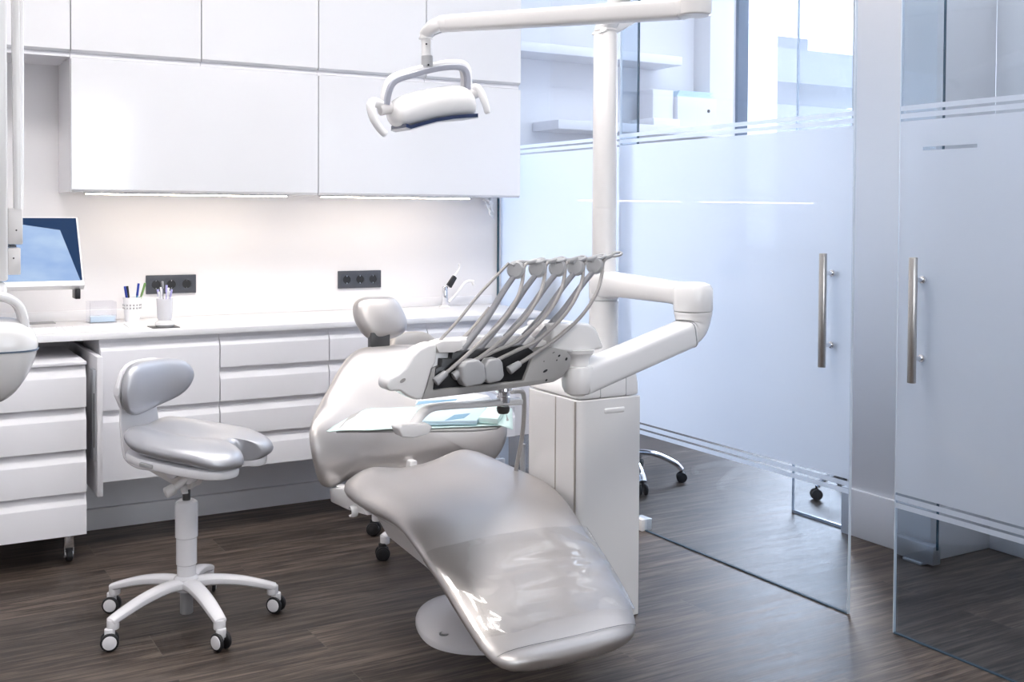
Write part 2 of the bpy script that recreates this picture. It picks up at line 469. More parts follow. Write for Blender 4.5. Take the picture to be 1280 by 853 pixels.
# white pilaster just left of that window
bm = NB(); box(bm, 5.22, 5.44, 6.12, 6.3, 0, ZC, .004); struct('trim_pilaster', bm, 'wall', 'white pilaster beside the far window')

# pier beyond the doors
PX0, PX1, PY0, PY1 = 3.62, 3.98, 2.90, 3.33
bm = NB(); box(bm, PX0, PX1, PY0, PY1, 0, ZC, .003); struct('wall_pier', bm, 'wall', 'pale wall pier beyond the gap between the glass doors')
bm = NB(); box(bm, PX0-.016, PX1, PY0-.016, PY1+.016, 0, .2, .004)
struct('baseboard_pier', bm, 'wall', 'white baseboard round the pier')
bm = NB(); box(bm, 3.962, 3.98, -1.8, PY0-.016, 0, .16, .003); struct('baseboard_right', bm, 'wall')
# ---- plinth + sill strip below the counter
bm = NB(); box(bm, .80, 2.84, 4.955, YW, 0, .60); struct('trim_1', bm, 'plinth', 'grey-white recessed panel under the drawer units')
bm = NB(); box(bm, .765, 2.86, 4.93, 4.955, 0, .09, .004); struct('baseboard_back', bm, 'plinth', 'pale baseboard under the drawer units')
bm = NB(); box(bm, -1.55, .765, YW-.015, YW, 0, .09, .004); struct('baseboard_back_left', bm, 'plinth')

# ================================================================== GLASS WALL
def glass_panel(root, name, x0, x1, y0, y1, z0, z1, mat='glass'):
    bm = NB(); box(bm, x0, x1, y0, y1, z0, z1, .001, 1); return mk(name, bm, mat, root)
def edge_strip(root, name, x0, x1, y0, y1, z0, z1, mat='edge'):
    bm = NB(); box(bm, x0, x1, y0, y1, z0, z1); return mk(name, bm, mat, root)

BANDS = [(.413, .430), (.438, .455), (.463, 1.661), (1.670, 1.686), (1.695, 1.711)]
def frosting(root, x, y0, y1, slot=None, side=-1):
    bm = NB()
    def q(ya, yb, za, zb):
        vs = [bm.verts.new((x, ya, za)), bm.verts.new((x, yb, za)), bm.verts.new((x, yb, zb)), bm.verts.new((x, ya, zb))]
        bm.faces.new(vs)
    for a, b_ in BANDS:
        if slot and a < slot[2] < b_:
            q(y0, y1, a, slot[2]); q(y0, y1, slot[3], b_); q(y0, slot[0], slot[2], slot[3]); q(slot[1], y1, slot[2], slot[3])
        else: q(y0, y1, a, b_)
    o = mk('frosted_film', bm, 'frost', root, flatshade=True)
    o['label'] = 'frosted film with clear stripes'
    return o

def pull_handle(parent, y, z0, z1, za, zb, x=2.83):
    bm = NB()
    cyl(bm, (x, y, z0), (x, y, z1), .0135, seg=28, bev=.002)
    h = mk('handle', bm, 'steel', parent); h['label'] = 'long brushed steel bar handle'
    for z in (za, zb):
        bm = NB(); cyl(bm, (x+.008, y, z), (XG-.005, y, z), .007, seg=16); cyl(bm, (XG-.014, y, z), (XG-.005, y, z), .0125, seg=20, bev=.002)
        cyl(bm, (XG+.005, y, z), (XG+.014, y, z), .0125, seg=20, bev=.002)
        mk('handle_post', bm, 'chrome', h)

d1y0, d1y1 = P(1061.5, 700, X=XG).y, P(774, 400, X=XG).y
d2y1 = P(1119, 700, X=XG).y
DOOR = dict(kind='structure')
def glass_door(n, y0, y1, label, slot=None, hy=None):
    bm = NB(); box(bm, XG-.005, XG+.005, y0, y1, .003, 2.62, .001, 1)
    d = struct('door_%d' % n, bm, 'glass', label)
    e = .0016
    edge_strip(d, 'glass_edge', XG-.0052, XG+.0052, y0-e, y0+e, .003, 2.62, 'edgelight')
    edge_strip(d, 'glass_edge', XG-.0052, XG+.0052, y1-e, y1+e, .003, 2.62, 'edgelight')
    edge_strip(d, 'glass_edge', XG-.0052, XG+.0052, y0+e, y1-e, .001, .005, 'edge')
    frosting(d, XG-.0056, y0+.002, y1-.002, slot)
    return d
d1 = glass_door(1, d1y0, d1y1, 'frosted sliding glass door left of the gap, with a long steel handle')
hp = P(1043, 342, X=XG)
pull_handle(d1, hp.y, .838, 1.229, .913, 1.160)
s0, s1 = P(1223, 184, X=XG).y, P(1155, 187, X=XG).y
d2 = glass_door(2, 1.3, d2y1, 'frosted sliding glass door at the right edge, with a narrow clear slot', slot=(s0, s1, 1.565, 1.576))
hp2 = P(1156, 351, X=XG)
pull_handle(d2, hp2.y, .835, 1.229, .910, 1.158)

# fixed panel behind door 1
fy0 = P(798, 120, X=XF).y
bm = NB(); box(bm, XF-.005, XF+.005, fy0, 5.12, 0.0, ZC, .001, 1)
g = struct('wall_glass', bm, 'glass', 'fixed frosted glass panel between counter and sliding door')
edge_strip(g, 'glass_edge', XF-.0052, XF+.0052, fy0-.002, fy0+.002, 0.0, ZC, 'edgedark')
frosting(g, XF-.0056, fy0+.002, 5.118)
bm = NB(); box(bm, XF-.030, XF-.026, 5.10, 5.118, .88, 1.438); struct('trim_glass_joint', bm, 'edgedark', 'dark joint where the glass meets the back wall')
# top track and floor guide
bm = NB(); box(bm, XG-.03, XG+.09, 1.0, 5.12, 2.60, 2.68, .004); struct('trim_track', bm, 'alu')
bm = NB(); gy = P(807, 664, X=XG).y; box(bm, XG-.02, XG+.035, gy, gy+.07, 0, .05, .003); tag(mk('floor_guide', bm, 'plastic'), 'small white floor guide block at the foot of the sliding glass door', 'door guide')
# wall closing the room right of door 2 (out of frame)
bm = NB(); box(bm, 2.86, 3.0, -1.8, 1.28, 0, ZC); struct('wall_front_right', bm, 'shade')

# ---- partition glass across the corridor
ppy1 = P(991, 620, X=3.66).y
bm = NB(); box(bm, 3.655, 3.665, PY1+.02, ppy1, 0.0, ZC, .001, 1)
gp = struct('wall_partition', bm, 'glassin', 'clear glass partition left of the pier')
edge_strip(gp, 'glass_edge', 3.654, 3.666, ppy1-.004, ppy1, 0, ZC, 'edgelight')
edge_strip(gp, 'glass_edge', 3.654, 3.666, PY1+.02, ppy1, 0, .012, 'edgelight')
# sliding inner leaf with floor rail, seen through door 2
XL = 3.56
ly0 = P(1172, 660, X=XL).y
ly1 = P(1122, 660, X=XL).y
bm = NB(); box(bm, XL-.005, XL+.005, ly0, ly1, .05, 2.6, .001, 1)
gl = struct('door_3', bm, 'glassin', 'clear glass door leaf standing before the pier')
edge_strip(gl, 'glass_edge', XL-.0052, XL+.0052, ly0-.002, ly0+.002, .07, 2.6, 'edgedark')
bm = NB(); box(bm, XL-.022, XL+.022, ly0+.001, ly1, .012, .085, .003)
mk('bottom_rail', bm, 'alu', gl)
bm = NB(); box(bm, XL-.03, XL+.03, ly0+.05, ly0+.14, 0, .012, .003); tag(mk('floor_stop', bm, 'alu'), 'flat metal floor guide under the inner glass door leaf', 'door guide')

# ---- outside the far window
bm = NB()
box(bm, 6.0, 40, 19, 30, -3, 1.2); 
struct('ground', (lambda b: (box(b, -30, 60, 7, 60, -3.2, -3), b)[1])(NB()), 'render_w')
bld = thing('neighbouring_building', 'overexposed pale building with flat bluish roofs outside the far window', 'building', (14, 15, -3))
mk('wall', bm, 'render_w', bld)
a = P(1000, 120, Y=16); 
zr = lambda v, Y: P(1000, v, Y=Y).z
bm = NB(); box(bm, P(928, 90, Y=16).x, P(1080, 90, Y=16).x+3, 16, 22, zr(104, 16), zr(62, 16))
mk('roof', bm, 'roofing', bld)
bm = NB(); box(bm, P(973, 50, Y=18).x, P(1010, 50, Y=18).x, 18, 20, zr(72, 18), zr(48, 18)); mk('roof_box', bm, 'roofing', bld)
bm = NB(); box(bm, P(948, 50, Y=15).x, P(972, 50, Y=15).x, 15, 15.3, -3, zr(34, 15)); mk('column', bm, 'render_w', bld)
bm = NB(); box(bm, P(928, 90, Y=15.6).x, P(1080, 90, Y=15.6).x+3, 15.6, 16, -3, zr(132, 15.6)); mk('parapet', bm, 'roofing', bld)

# ================================================================== ADDED FILL PANELS (unseen, on the ceiling, put in to light the rooms)
def panel(x, y, w, d, label, mat='lamp'):
    t = thing('ceiling_fill', label, 'added fill light', (x, y, ZC))
    bm = NB(); box(bm, x-w/2-.02, x+w/2+.02, y-d/2-.02, y+d/2+.02, ZC-.012, ZC, .003); mk('frame', bm, 'framew', t)
    bm = NB(); box(bm, x-w/2, x+w/2, y-d/2, y+d/2, ZC-.016, ZC-.013); mk('diffuser', bm, mat, t)
panel(.2, 3.2, 1.2, .6, 'added unseen ceiling fill panel over the stool')
panel(1.9, 3.0, 1.2, .6, 'added unseen ceiling fill panel over the patient chair')
panel(.9, .6, 1.2, .6, 'added unseen ceiling fill panel nearest the rear window')
panel(4.5, 4.6, 1.6, 1.0, 'added unseen ceiling fill panel in the room behind the glass', 'lamp2')  # added to brighten the frosting from behind
panel(3.45, 1.7, .5, 1.8, 'narrow added unseen ceiling fill panel over the corridor', 'lamp2')  # added so the right-hand door's frosting is less dark
# ================================================================== UPPER CABINETS
YU = 4.777
XS = [.20, .729, 1.256, 1.783, 2.323, 2.850]
ZL0, ZL1, ZU0, ZU1 = 1.438, 1.977, 2.003, 2.66
g3 = .0022
def flap(name_parent, x0, x1, z0, z1, name='door'):
    bm = NB()
    # front leaf with chamfered lower edge forming the finger grip
    y = YU
    prof = [(y+.020, z0+.000), (y+.012, z0), (y, z0+.010), (y, z1), (y+.020, z1)]
    prism(bm, [V(x0+g3, p[0], p[1]) for p in prof], V(x1-x0-2*g3, 0, 0))
    return mk(name, bm, 'lacquer', name_parent, angle=20)
where = ['first from the left, above the monitor', 'second from the left', 'third from the left',
         'fourth from the left, behind the lamp stem', 'last at the right, behind the lamp arm']
for i in range(5):
    x0, x1 = XS[i], XS[i+1]
    t = thing('upper_cabinet', 'glossy white top-row wall cabinet, ' + where[i], 'cabinet', ((x0+x1)/2, YU+.17, ZU0), 'top row wall cabinets')
    bm = NB(); zb = 1.985
    box(bm, x0+.001, x1-.001, YU+.022, YW, zb, ZU1); mk('body', bm, 'matt', t)
    flap(t, x0, x1, ZU0, ZU1)
for i, (x0, x1, lab) in enumerate(((XS[1], XS[3], 'wide glossy white flap cabinet above the left socket strip'), (XS[3], XS[5], 'wide glossy white flap cabinet behind the dental lamp'))):
    t = thing('wall_cabinet', lab, 'cabinet', ((x0+x1)/2, YU+.17, ZL0), 'lower row wall cabinets')
    bm = NB(); box(bm, x0+.001, x1-.001, YU+.022, YW, ZL0, 1.984); mk('body', bm, 'lacquer', t)
    flap(t, x0, x1, ZL0, ZL1)
    # LED strip profile recessed beneath
    xa, xb = (P(95, 241, Z=ZL0-.004).x, 0)
bm_l = [(.80, 1.66), (1.83, 2.60)]
for (xa, xb), lab in zip(bm_l, ('warm glowing LED strip under the left flap cabinet', 'warm glowing LED strip under the right flap cabinet')):
    t = thing('led_strip', lab, 'light strip', ((xa+xb)/2, 4.86, ZL0-.012), 'under-cabinet light strips')
    bm = NB(); box(bm, xa-.01, xb+.01, 4.845, 4.875, ZL0-.006, ZL0, .001); mk('profile', bm, 'alu', t)
    bm = NB(); box(bm, xa, xb, 4.850, 4.870, ZL0-.010, ZL0-.0062); mk('diffuser', bm, 'led', t)

# ================================================================== COUNTER
ZT = .880; YC = 4.548
t = thing('worktop', 'long white worktop with low upstand along the back wall', 'counter', (1.2, 4.83, ZT-.026))
bm = NB(); box(bm, -1.3, 2.875, YC, YW, ZT-.026, ZT, .003); mk('top', bm, 'counter', t)
bm = NB(); box(bm, -1.3, 2.875, YW-.016, YW, ZT, ZT+.045, .002); mk('upstand', bm, 'counter', t)

def drawer(parent, x0, x1, y, z0, z1, th=.02):
    rec = .020
    prof = [(y+rec+.004, z1-.004), (y+rec, z1-.012), (y+.001, z1-.046), (y, z1-.050), (y, z0+.0025), (y+th+.006, z0+.0025), (y+th+.006, z1-.004)]
    bm = NB(); prism(bm, [V(x0, a, b_) for a, b_ in prof], V(x1-x0, 0, 0))
    return mk('drawer', bm, 'matt', parent, angle=15)

XD = [.800, 1.274, 1.754, 2.231, 2.70]
nd = [2, 4, 4, 4]
labs = ['white base unit of two tall drawers beside the pedestal', 'white base unit of four drawers behind the stool backrest side',
        'white four-drawer base unit behind the dental chair headrest', 'white four-drawer base unit nearest the glass wall']
labs[1] = 'white base unit of four shallow drawers, between the two-drawer unit and the dental chair'
for i in range(4):
    x0, x1 = XD[i], XD[i+1]
    t = thing('base_cabinet', labs[i], 'cabinet', ((x0+x1)/2, 4.75, .285), 'base units under the worktop')
    bm = NB(); box(bm, x0+.0005, x1-.0005, YC+.03, 4.95, .285, ZT-.027); mk('body', bm, 'matt', t)
    n = nd[i]; h = (ZT-.028-.285)/n
    for k in range(n):
        drawer(t, x0+.0022, x1-.0022, YC+.012, .285+k*h, .285+(k+1)*h)
# filler by the glass
bm = NB(); box(bm, 2.702, 2.873, YC+.03, 4.95, .285, ZT-.027, .002); tag(mk('filler_panel', bm, 'matt'), 'narrow white filler panel between the last base unit and the glass wall', 'panel')

# panel with runner right of the pedestal
t = thing('side_panel', 'thin white side panel with grey runner, between pedestal and two-drawer unit', 'panel', (.785, 4.7, .25))
bm = NB(); box(bm, .768, .789, 4.44, YW-.02, .262, .800, .001); mk('board', bm, 'matt', t)
bm = NB(); box(bm, .7555, .768, 4.455, 4.52, .40, .75, .001); mk('runner', bm, 'alu', t)
bm = NB(); box(bm, .7575, .760, 4.453, 4.456, .45, .66); mk('slot', bm, 'dark', t)

# pedestal
px0, px1, py0 = .315, .752, 4.44
p_ = P(108.5, 668.5, Y=py0); p2 = P(108.5, 456, Y=py0)
zb, zt = p_.z, p2.z; px1 = p_.x
t = thing('drawer_pedestal', 'white mobile four-drawer pedestal on castors under the worktop', 'cabinet', ((px0+px1)/2, py0+.3, 0))
bm = NB(); box(bm, px0, px1, py0+.028, 5.0, zb, zt, .002); mk('body', bm, 'matt', t)
bm = NB(); box(bm, px0-.003, px1+.003, py0+.004, 5.0, zt, zt+.012, .002); mk('top', bm, 'matt', t)
h = (zt-zb)/4
for k in range(4): drawer(t, px0+.002, px1, py0, zb+k*h, zb+(k+1)*h)
for cx_, cy_ in ((px1-.05, py0+.10), (px0+.05, py0+.10), (px1-.05, 4.92), (px0+.05, 4.92)):
    bm = NB(); cyl(bm, (cx_-.012, cy_, .028), (cx_+.012, cy_, .028), .028, seg=24, bev=.004)
    c = mk('castor', bm, 'rubber', t)
    bm = NB(); cyl(bm, (cx_-.015, cy_, .028), (cx_+.015, cy_, .028), .016, seg=20, bev=.002); box(bm, cx_-.018, cx_+.018, cy_-.012, cy_+.012, .055, zb, .003)
    box(bm, cx_-.0175, cx_-.0145, cy_-.01, cy_+.01, .02, .06); box(bm, cx_+.0145, cx_+.0175, cy_-.01, cy_+.01, .02, .06); mk('castor_fork', bm, 'chrome', c)

# ================================================================== SOCKETS
def socket_strip(u0, v0, u1, v1, lab):
    a = P(u0, v0, Y=YW); b_ = P(u1, v1, Y=YW)
    x0, x1 = a.x, b_.x; z1 = a.z; z0 = z1-(x1-x0)*.087/.23
    t = thing('socket_strip', lab, 'socket', ((x0+x1)/2, YW, (z0+z1)/2), 'triple wall sockets')
    bm = NB(); box(bm, x0, x1, YW-.010, YW, z0, z1, .002); mk('cover_frame', bm, 'socket', t)
    w = (x1-x0); s = w*.26; zc = (z0+z1)/2
    for k in range(3):
        xc = x0+w*(.195+.305*k)
        bm = NB()
        # insert with round recess
        n = 28; r = s*.36
        sq = []; ci = []; ci2 = []
        y = YW-.0125
        for q in range(n):
            a_ = 2*PI*q/n; c_, s_ = math.cos(a_), math.sin(a_)
            mxx = max(abs(c_), abs(s_)); sq.append(bm.verts.new((xc+c_/mxx*s/2, y, zc+s_/mxx*s/2)))
            ci.append(bm.verts.new((xc+c_*r, y, zc+s_*r))); ci2.append(bm.verts.new((xc+c_*r*.95, y+.007, zc+s_*r*.95)))
        for q in range(n):
            q2 = (q+1) % n
            bm.faces.new((sq[q], sq[q2], ci[q2], ci[q])); bm.faces.new((ci[q], ci[q2], ci2[q2], ci2[q]))
        so = mk('socket_insert', bm, 'socket', t, angle=20)
        bm = NB(); cyl(bm, (xc, YW-.0055, zc), (xc, YW-.0102, zc), r*.94, seg=28)
        w_ = mk('socket_well', bm, 'black', so)
        bm = NB()
        for sg in (-1, 1):
            bm = NB(); box(bm, xc-.002, xc+.002, YW-.0125, YW-.0102, zc+sg*r*.82-.003, zc+sg*r*.82+.003)
            mk('earth_clip', bm, 'chrome', so)
socket_strip(182, 344.5, 244.5, 343, 'dark grey triple wall socket behind the cup of blue pens')
socket_strip(422, 339, 475.5, 337.5, 'dark grey triple wall socket above the dental chair headrest')

# ================================================================== MONITOR
t = thing('monitor', 'white-framed wall monitor showing a pale blue picture', 'monitor', P(60, 360, Y=4.7))
mr = P(106, 357, Y=4.60); mt_ = P(97, 271.5, Y=4.80)
tl = V(mt_.x-.46, 4.86, mt_.z-.0); 
# lower right / upper right fixed by survey, panel 0.5 wide, leaning back
br_ = mr; tr_ = mt_; 
wv = V(-.52, .02, 0)
bl_ = br_+wv; tl_ = tr_+wv
nrm = (tr_-br_).cross(bl_-br_).normalized()
if nrm.y > 0: nrm = -nrm
def mquad(inset_b, inset_s, inset_t):
    up = (tr_-br_).normalized(); ri = -wv.normalized()
    return [bl_+up*inset_b+ri*inset_s, br_+up*inset_b-ri*inset_s, tr_-up*inset_t-ri*inset_s, tl_-up*inset_t+ri*inset_s]
bm = NB(); prism(bm, mquad(0, 0, 0), -nrm*.03, .004); mk('casing', bm, 'plastic', t)
bm = NB(); q = [p+nrm*.001 for p in mquad(.024, .007, .006)]
vs = [bm.verts.new(p) for p in q]; f = bm.faces.new(vs); uv = bm.loops.layers.uv.new('UVMap')
for lp, c_ in zip(f.loops, ((0, 0), (1, 0), (1, 1), (0, 1))): lp[uv].uv = c_
bm.normal_update()
s_ = mk('screen', bm, 'screen', t, flatshade=True)
bm = NB(); c0 = (bl_+tr_)*.5-nrm*.03
cyl(bm, c0, V(c0.x, YW-.01, c0.z), .025, seg=16); box(bm, c0.x-.06, c0.x+.06, YW-.014, YW, c0.z-.06, c0.z+.06, .003); mk('wall_bracket', bm, 'plastic', t)
pb = P(95, 369, Y=4.66)
bm = NB(); box(bm, pb.x-.012, pb.x+.008, 4.60, 4.675, pb.z-.012, pb.z+.028, .003); mk('button_block', bm, 'black', t)

# ================================================================== DESK ITEMS
def on_top(u, v): return P(u, v, Z=ZT)
# keyboard
k0 = on_top(46, 421); k1 = on_top(157, 407); 
t = thing('keyboard', 'slim white keyboard lying on the worktop below the monitor', 'keyboard', (k0.x+.2, 4.66, ZT))
kx0, kx1, ky0, ky1 = P(40, 421, Z=ZT).x, P(156, 410, Z=ZT).x, 4.60, 4.72
bm = NB(); prism(bm, [V(kx0, ky0, ZT), V(kx0, ky1, ZT), V(kx0, ky1, ZT+.016), V(kx0, ky0, ZT+.008)], V(kx1-kx0, 0, 0), .002); mk('base', bm, 'plastic', t)
bm = NB(); nx, ny = 18, 5
for i in range(nx):
    for j in range(ny):
        xa = kx0+.008+i*(kx1-kx0-.016)/nx; ya = ky0+.008+j*(ky1-ky0-.014)/ny
        zz = ZT+.008+.008*(ya-ky0)/(ky1-ky0)
        box(bm, xa+.001, xa+(kx1-kx0-.016)/nx-.001, ya+.001, ya+(ky1-ky0-.014)/ny-.001, zz, zz+.003)
mk('keys', bm, 'keys', t)
a = on_top(50, 405)
bm = NB(); box(bm, a.x-.10, a.x+.06, a.y-.02, a.y+.13, ZT, ZT+.003, .001); tag(mk('mouse_mat', bm, 'padgrey'), 'grey mouse mat at the back of the worktop under the monitor', 'mouse mat')
# clear box with blue slips
a = on_top(129, 404); 
t = thing('film_box', 'clear acrylic box holding thin pale blue slips, left of the pen cup', 'box', (a.x, a.y+.05, ZT))
def cpan(bm, x0, x1, y0, y1, z0, z1): box(bm, x0, x1, y0, y1, z0, z1)
bm = NB(); x0, x1, y0, y1 = a.x-.055, a.x+.055, a.y, a.y+.09
for q in ((x0, x0+.003, y0, y1, ZT, ZT+.09), (x1-.003, x1, y0, y1, ZT, ZT+.09), (x0, x1, y1-.003, y1, ZT, ZT+.09), (x0, x1, y0, y0+.003, ZT, ZT+.035), (x0, x1, y0, y1, ZT, ZT+.003)): cpan(bm, *q)
mk('shell', bm, 'clear', t)
bm = NB(); box(bm, x0+.006, x1-.006, y0+.006, y1-.006, ZT+.004, ZT+.026, .001); mk('slips', bm, 'foil', t)

# pen cup + pens
a = on_top(167, 402.5)
t = thing('pen_cup', 'white openwork cup holding blue and green pens', 'cup', (a.x, a.y+.03, ZT))
cx_, cy_ = a.x, a.y+.03
bm = NB(); lathe(bm, [(0, 0), (.030, 0), (.033, .03), (.038, .105), (.0365, .105), (.0315, .03), (.028, .003), (0, .003)], (cx_, cy_, ZT)); mk('cup', bm, 'paper', t)
bm = NB()
for k in range(16):
    a_ = 2*PI*k/16; 
    for z_ in (.055, .068):
        r_ = .036+(z_-.055)*.06
        box(bm, cx_+r_*math.cos(a_)-.0035, cx_+r_*math.cos(a_)+.0035, cy_+r_*math.sin(a_)-.0035, cy_+r_*math.sin(a_)+.0035, ZT+z_, ZT+z_+.008, .002, 1)
mk('lace_pattern', bm, 'grey2', t)
def pen(dx, dy, lx, ly, L, mat, lab, mat2=None):
    b0 = V(cx_+dx, cy_+dy, ZT+.006); d = V(lx, ly, 1).normalized()
    o = thing('pen', lab, 'pen', b0, 'pens in the lace cup')
    bm = NB(); cyl(bm, b0, b0+d*L*.68, .0042, seg=10); mk('barrel', bm, mat, o)
    bm = NB(); cyl(bm, b0+d*L*.66, b0+d*L, .0052, seg=12, bev=.0015); q = b0+d*L*.7+V(.0, -.006, 0)
    cyl(bm, q, q+d*L*.22, .0014, seg=6); mk('cap', bm, mat2 or mat, o)
pen(-.008, 0, -.16, -.05, .150, 'blue', 'dark blue pen leaning left in the white openwork cup')
pen(-.004, .008, -.08, .1, .148, 'black', 'black pen beside the blue one in the openwork cup')
pen(.008, -.004, .12, .0, .160, 'bluepouch', 'mid-blue pen leaning right in the openwork cup', 'blue')
pen(.010, .006, .30, .02, .166, 'green', 'green pen leaning furthest right in the openwork cup')
# mat and milky jar with brush tips
a = on_top(207, 410)
bm = NB(); box(bm, a.x-.055, a.x+.055, a.y-.02, a.y+.085, ZT, ZT+.003, .001)
tag(mk('coaster', bm, 'darkmetal'), 'small dark square mat under the translucent applicator jar', 'mat')
jx, jy = a.x+.004, a.y+.032
t = thing('applicator_jar', 'translucent white dispenser jar on the dark mat with applicators sticking out', 'jar', (jx, jy, ZT+.003))
bm = NB(); lathe(bm, [(0, 0), (.034, 0), (.040, .008), (.038, .018), (.026, .026), (0, .027)], (jx, jy, ZT+.003)); mk('foot', bm, 'plastic', t)
bm = NB(); lathe(bm, [(.024, .025), (.030, .035), (.033, .115), (.0318, .115), (.0288, .036), (.023, .027)], (jx, jy, ZT+.003)); mk('jar_wall', bm, 'milky', t)
cols = ['tissue', 'violet', 'tissue', 'violet', 'tissue', 'grey', 'tissue', 'violet']
for k, cmt in enumerate(cols):
    a_ = 2*PI*k/8+.3; b0 = V(jx+.008*math.cos(a_), jy+.008*math.sin(a_), ZT+.035); d = V(.17*math.cos(a_), .17*math.sin(a_), 1).normalized()
    L = (.115 if k != 5 else .135)+.008*((k*3) % 4)
    bm = NB(); cyl(bm, b0, b0+d*L, .002, seg=6); cyl(bm, b0+d*(L-.03), b0+d*L, .0045, seg=8, bev=.001)
    tag(mk('applicator', bm, cmt), ['white applicator at the right front of the jar', 'violet applicator at the right back of the jar', 'white applicator at the back of the jar', 'violet applicator at the left back of the jar',
        'white applicator leaning left in the jar', 'tall grey-handled applicator at the left front of the jar', 'white applicator at the front of the jar', 'violet applicator at the right front of the jar'][k], 'applicator', 'applicators in the translucent jar')

# tap
b0 = P(556, 384, Z=ZT); yb = b0.y
q = lambda u, v, Y=yb: P(u, v, Y=Y)
t = thing('tap', 'slim white basin tap with black-gripped lever on the worktop', 'tap', b0)
bm = NB(); lathe(bm, [(0, 0), (.030, 0), (.030, .004), (.022, .008), (0, .008)], b0); mk('base', bm, 'plastic', t)
bm = NB(); cyl(bm, b0+V(0, 0, .006), V(b0.x, yb, q(556, 358).z), .017, .015, seg=20, bev=.003); mk('column', bm, 'chrome', t)
bm = NB(); tube(bm, smooth_path([q(561, 378), q(570, 368), q(580, 355), q(586, 351.5), q(592, 352)]), .0075, seg=12); cyl(bm, q(591, 351), q(592.5, 356), .009, seg=12); mk('spout', bm, 'plastic', t)
bm = NB(); prism(bm, [q(557.5, 356), q(562, 360), q(569, 347.5), q(565.5, 344)], V(0, -.022, 0), .002); mk('lever', bm, 'black', t)
bm = NB(); tube(bm, smooth_path([q(567, 346), q(572, 340), q(575, 334), q(573.5, 330)]), .005, seg=10); mk('lever_tip', bm, 'plastic', t)

# crumpled white tissue hanging under the cabinet end
bm = NB(); tp = P(608, 249, Y=5.06)
pts = []
for i in range(10):
    row = []
    for j in range(7):
        u_ = j/6; w_ = i/9
        row.append(bm.verts.new((tp.x-.005+.045*u_+.012*w_+random.uniform(-.006, .006), 5.075+random.uniform(-.014, .014), tp.z+.004-.10*w_*(0.45+.75*u_)+random.uniform(-.006, .006))))
    pts.append(row)
for i in range(9):
    for j in range(6): bm.faces.new((pts[i][j], pts[i][j+1], pts[i+1][j+1], pts[i+1][j]))
o = mk('hanging_tissue', bm, 'tissue', angle=60); md = o.modifiers.new('thickness', 'SOLIDIFY'); md.thickness = .002
tag(o, 'crumpled white tissue hanging under the cabinet by the glass wall', 'tissue')

# ================================================================== SHELVES IN THE ROOM BEHIND
def shelf(xa, xb, y, z, th, lab, d=.29):
    bm = NB(); box(bm, xa, xb, y, 6.298, z, z+th, .004); return tag(mk('wall_shelf', bm, 'matt'), lab, 'shelf', 'white shelves on the far wall')
YS = 6.0
e = P(853, 82, Y=YS); shelf(3.0, e.x, YS, e.z, .06, 'upper white wall shelf seen through the clear glass above the frosting')
e0 = P(698, 161, Y=5.98); e1 = P(915, 150, Y=5.98); sh_z = e0.z+.06
shelf(e0.x, min(e1.x, 5.2), 5.98, e0.z, .06, 'lower white wall shelf carrying the cartons, seen through the glass')
def yb_(u, v, y): return P(u, v, Y=y)
zs = sh_z+.0005
a, b_ = yb_(847, 150, 6.02), yb_(914, 123, 6.02)
xr = min(b_.x, 5.2)
t = thing('carton', 'large white cardboard carton on the lower far shelf', 'box', ((a.x+xr)/2, 6.1, zs))
bm = NB(); box(bm, a.x, xr, 6.02, 6.26, zs, zs+.21, .003); mk('body', bm, 'card', t)
bm = NB(); cyl(bm, ((a.x+xr)/2+.1, 6.021, zs+.12), ((a.x+xr)/2+.1, 6.017, zs+.12), .012, seg=14); mk('grip_hole', bm, 'dark', t)
bm = NB()
for i in range(6):
    box(bm, a.x+.01*i, xr-.01*((i*3) % 5), 6.03+.006*i, 6.24, zs+.2105+.008*i, zs+.2165+.008*i, .001, 1)
tag(mk('paper_stack', bm, 'foil'), 'loose stack of bluish papers on top of the large carton', 'papers')
a = yb_(816, 146, 6.05); b2 = yb_(842, 112, 6.05)
bm = NB(); box(bm, a.x-.0, b2.x, 6.05, 6.22, zs+.051, zs+.051+.2, .006); tag(mk('upright_carton', bm, 'card'), 'small upright white carton left of the large carton', 'box')
bm = NB(); box(bm, a.x-.03, b2.x+.02, 6.0, 6.27, zs, zs+.05, .004); tag(mk('flat_box', bm, 'paper'), 'flat white box lying under the small upright carton', 'box')

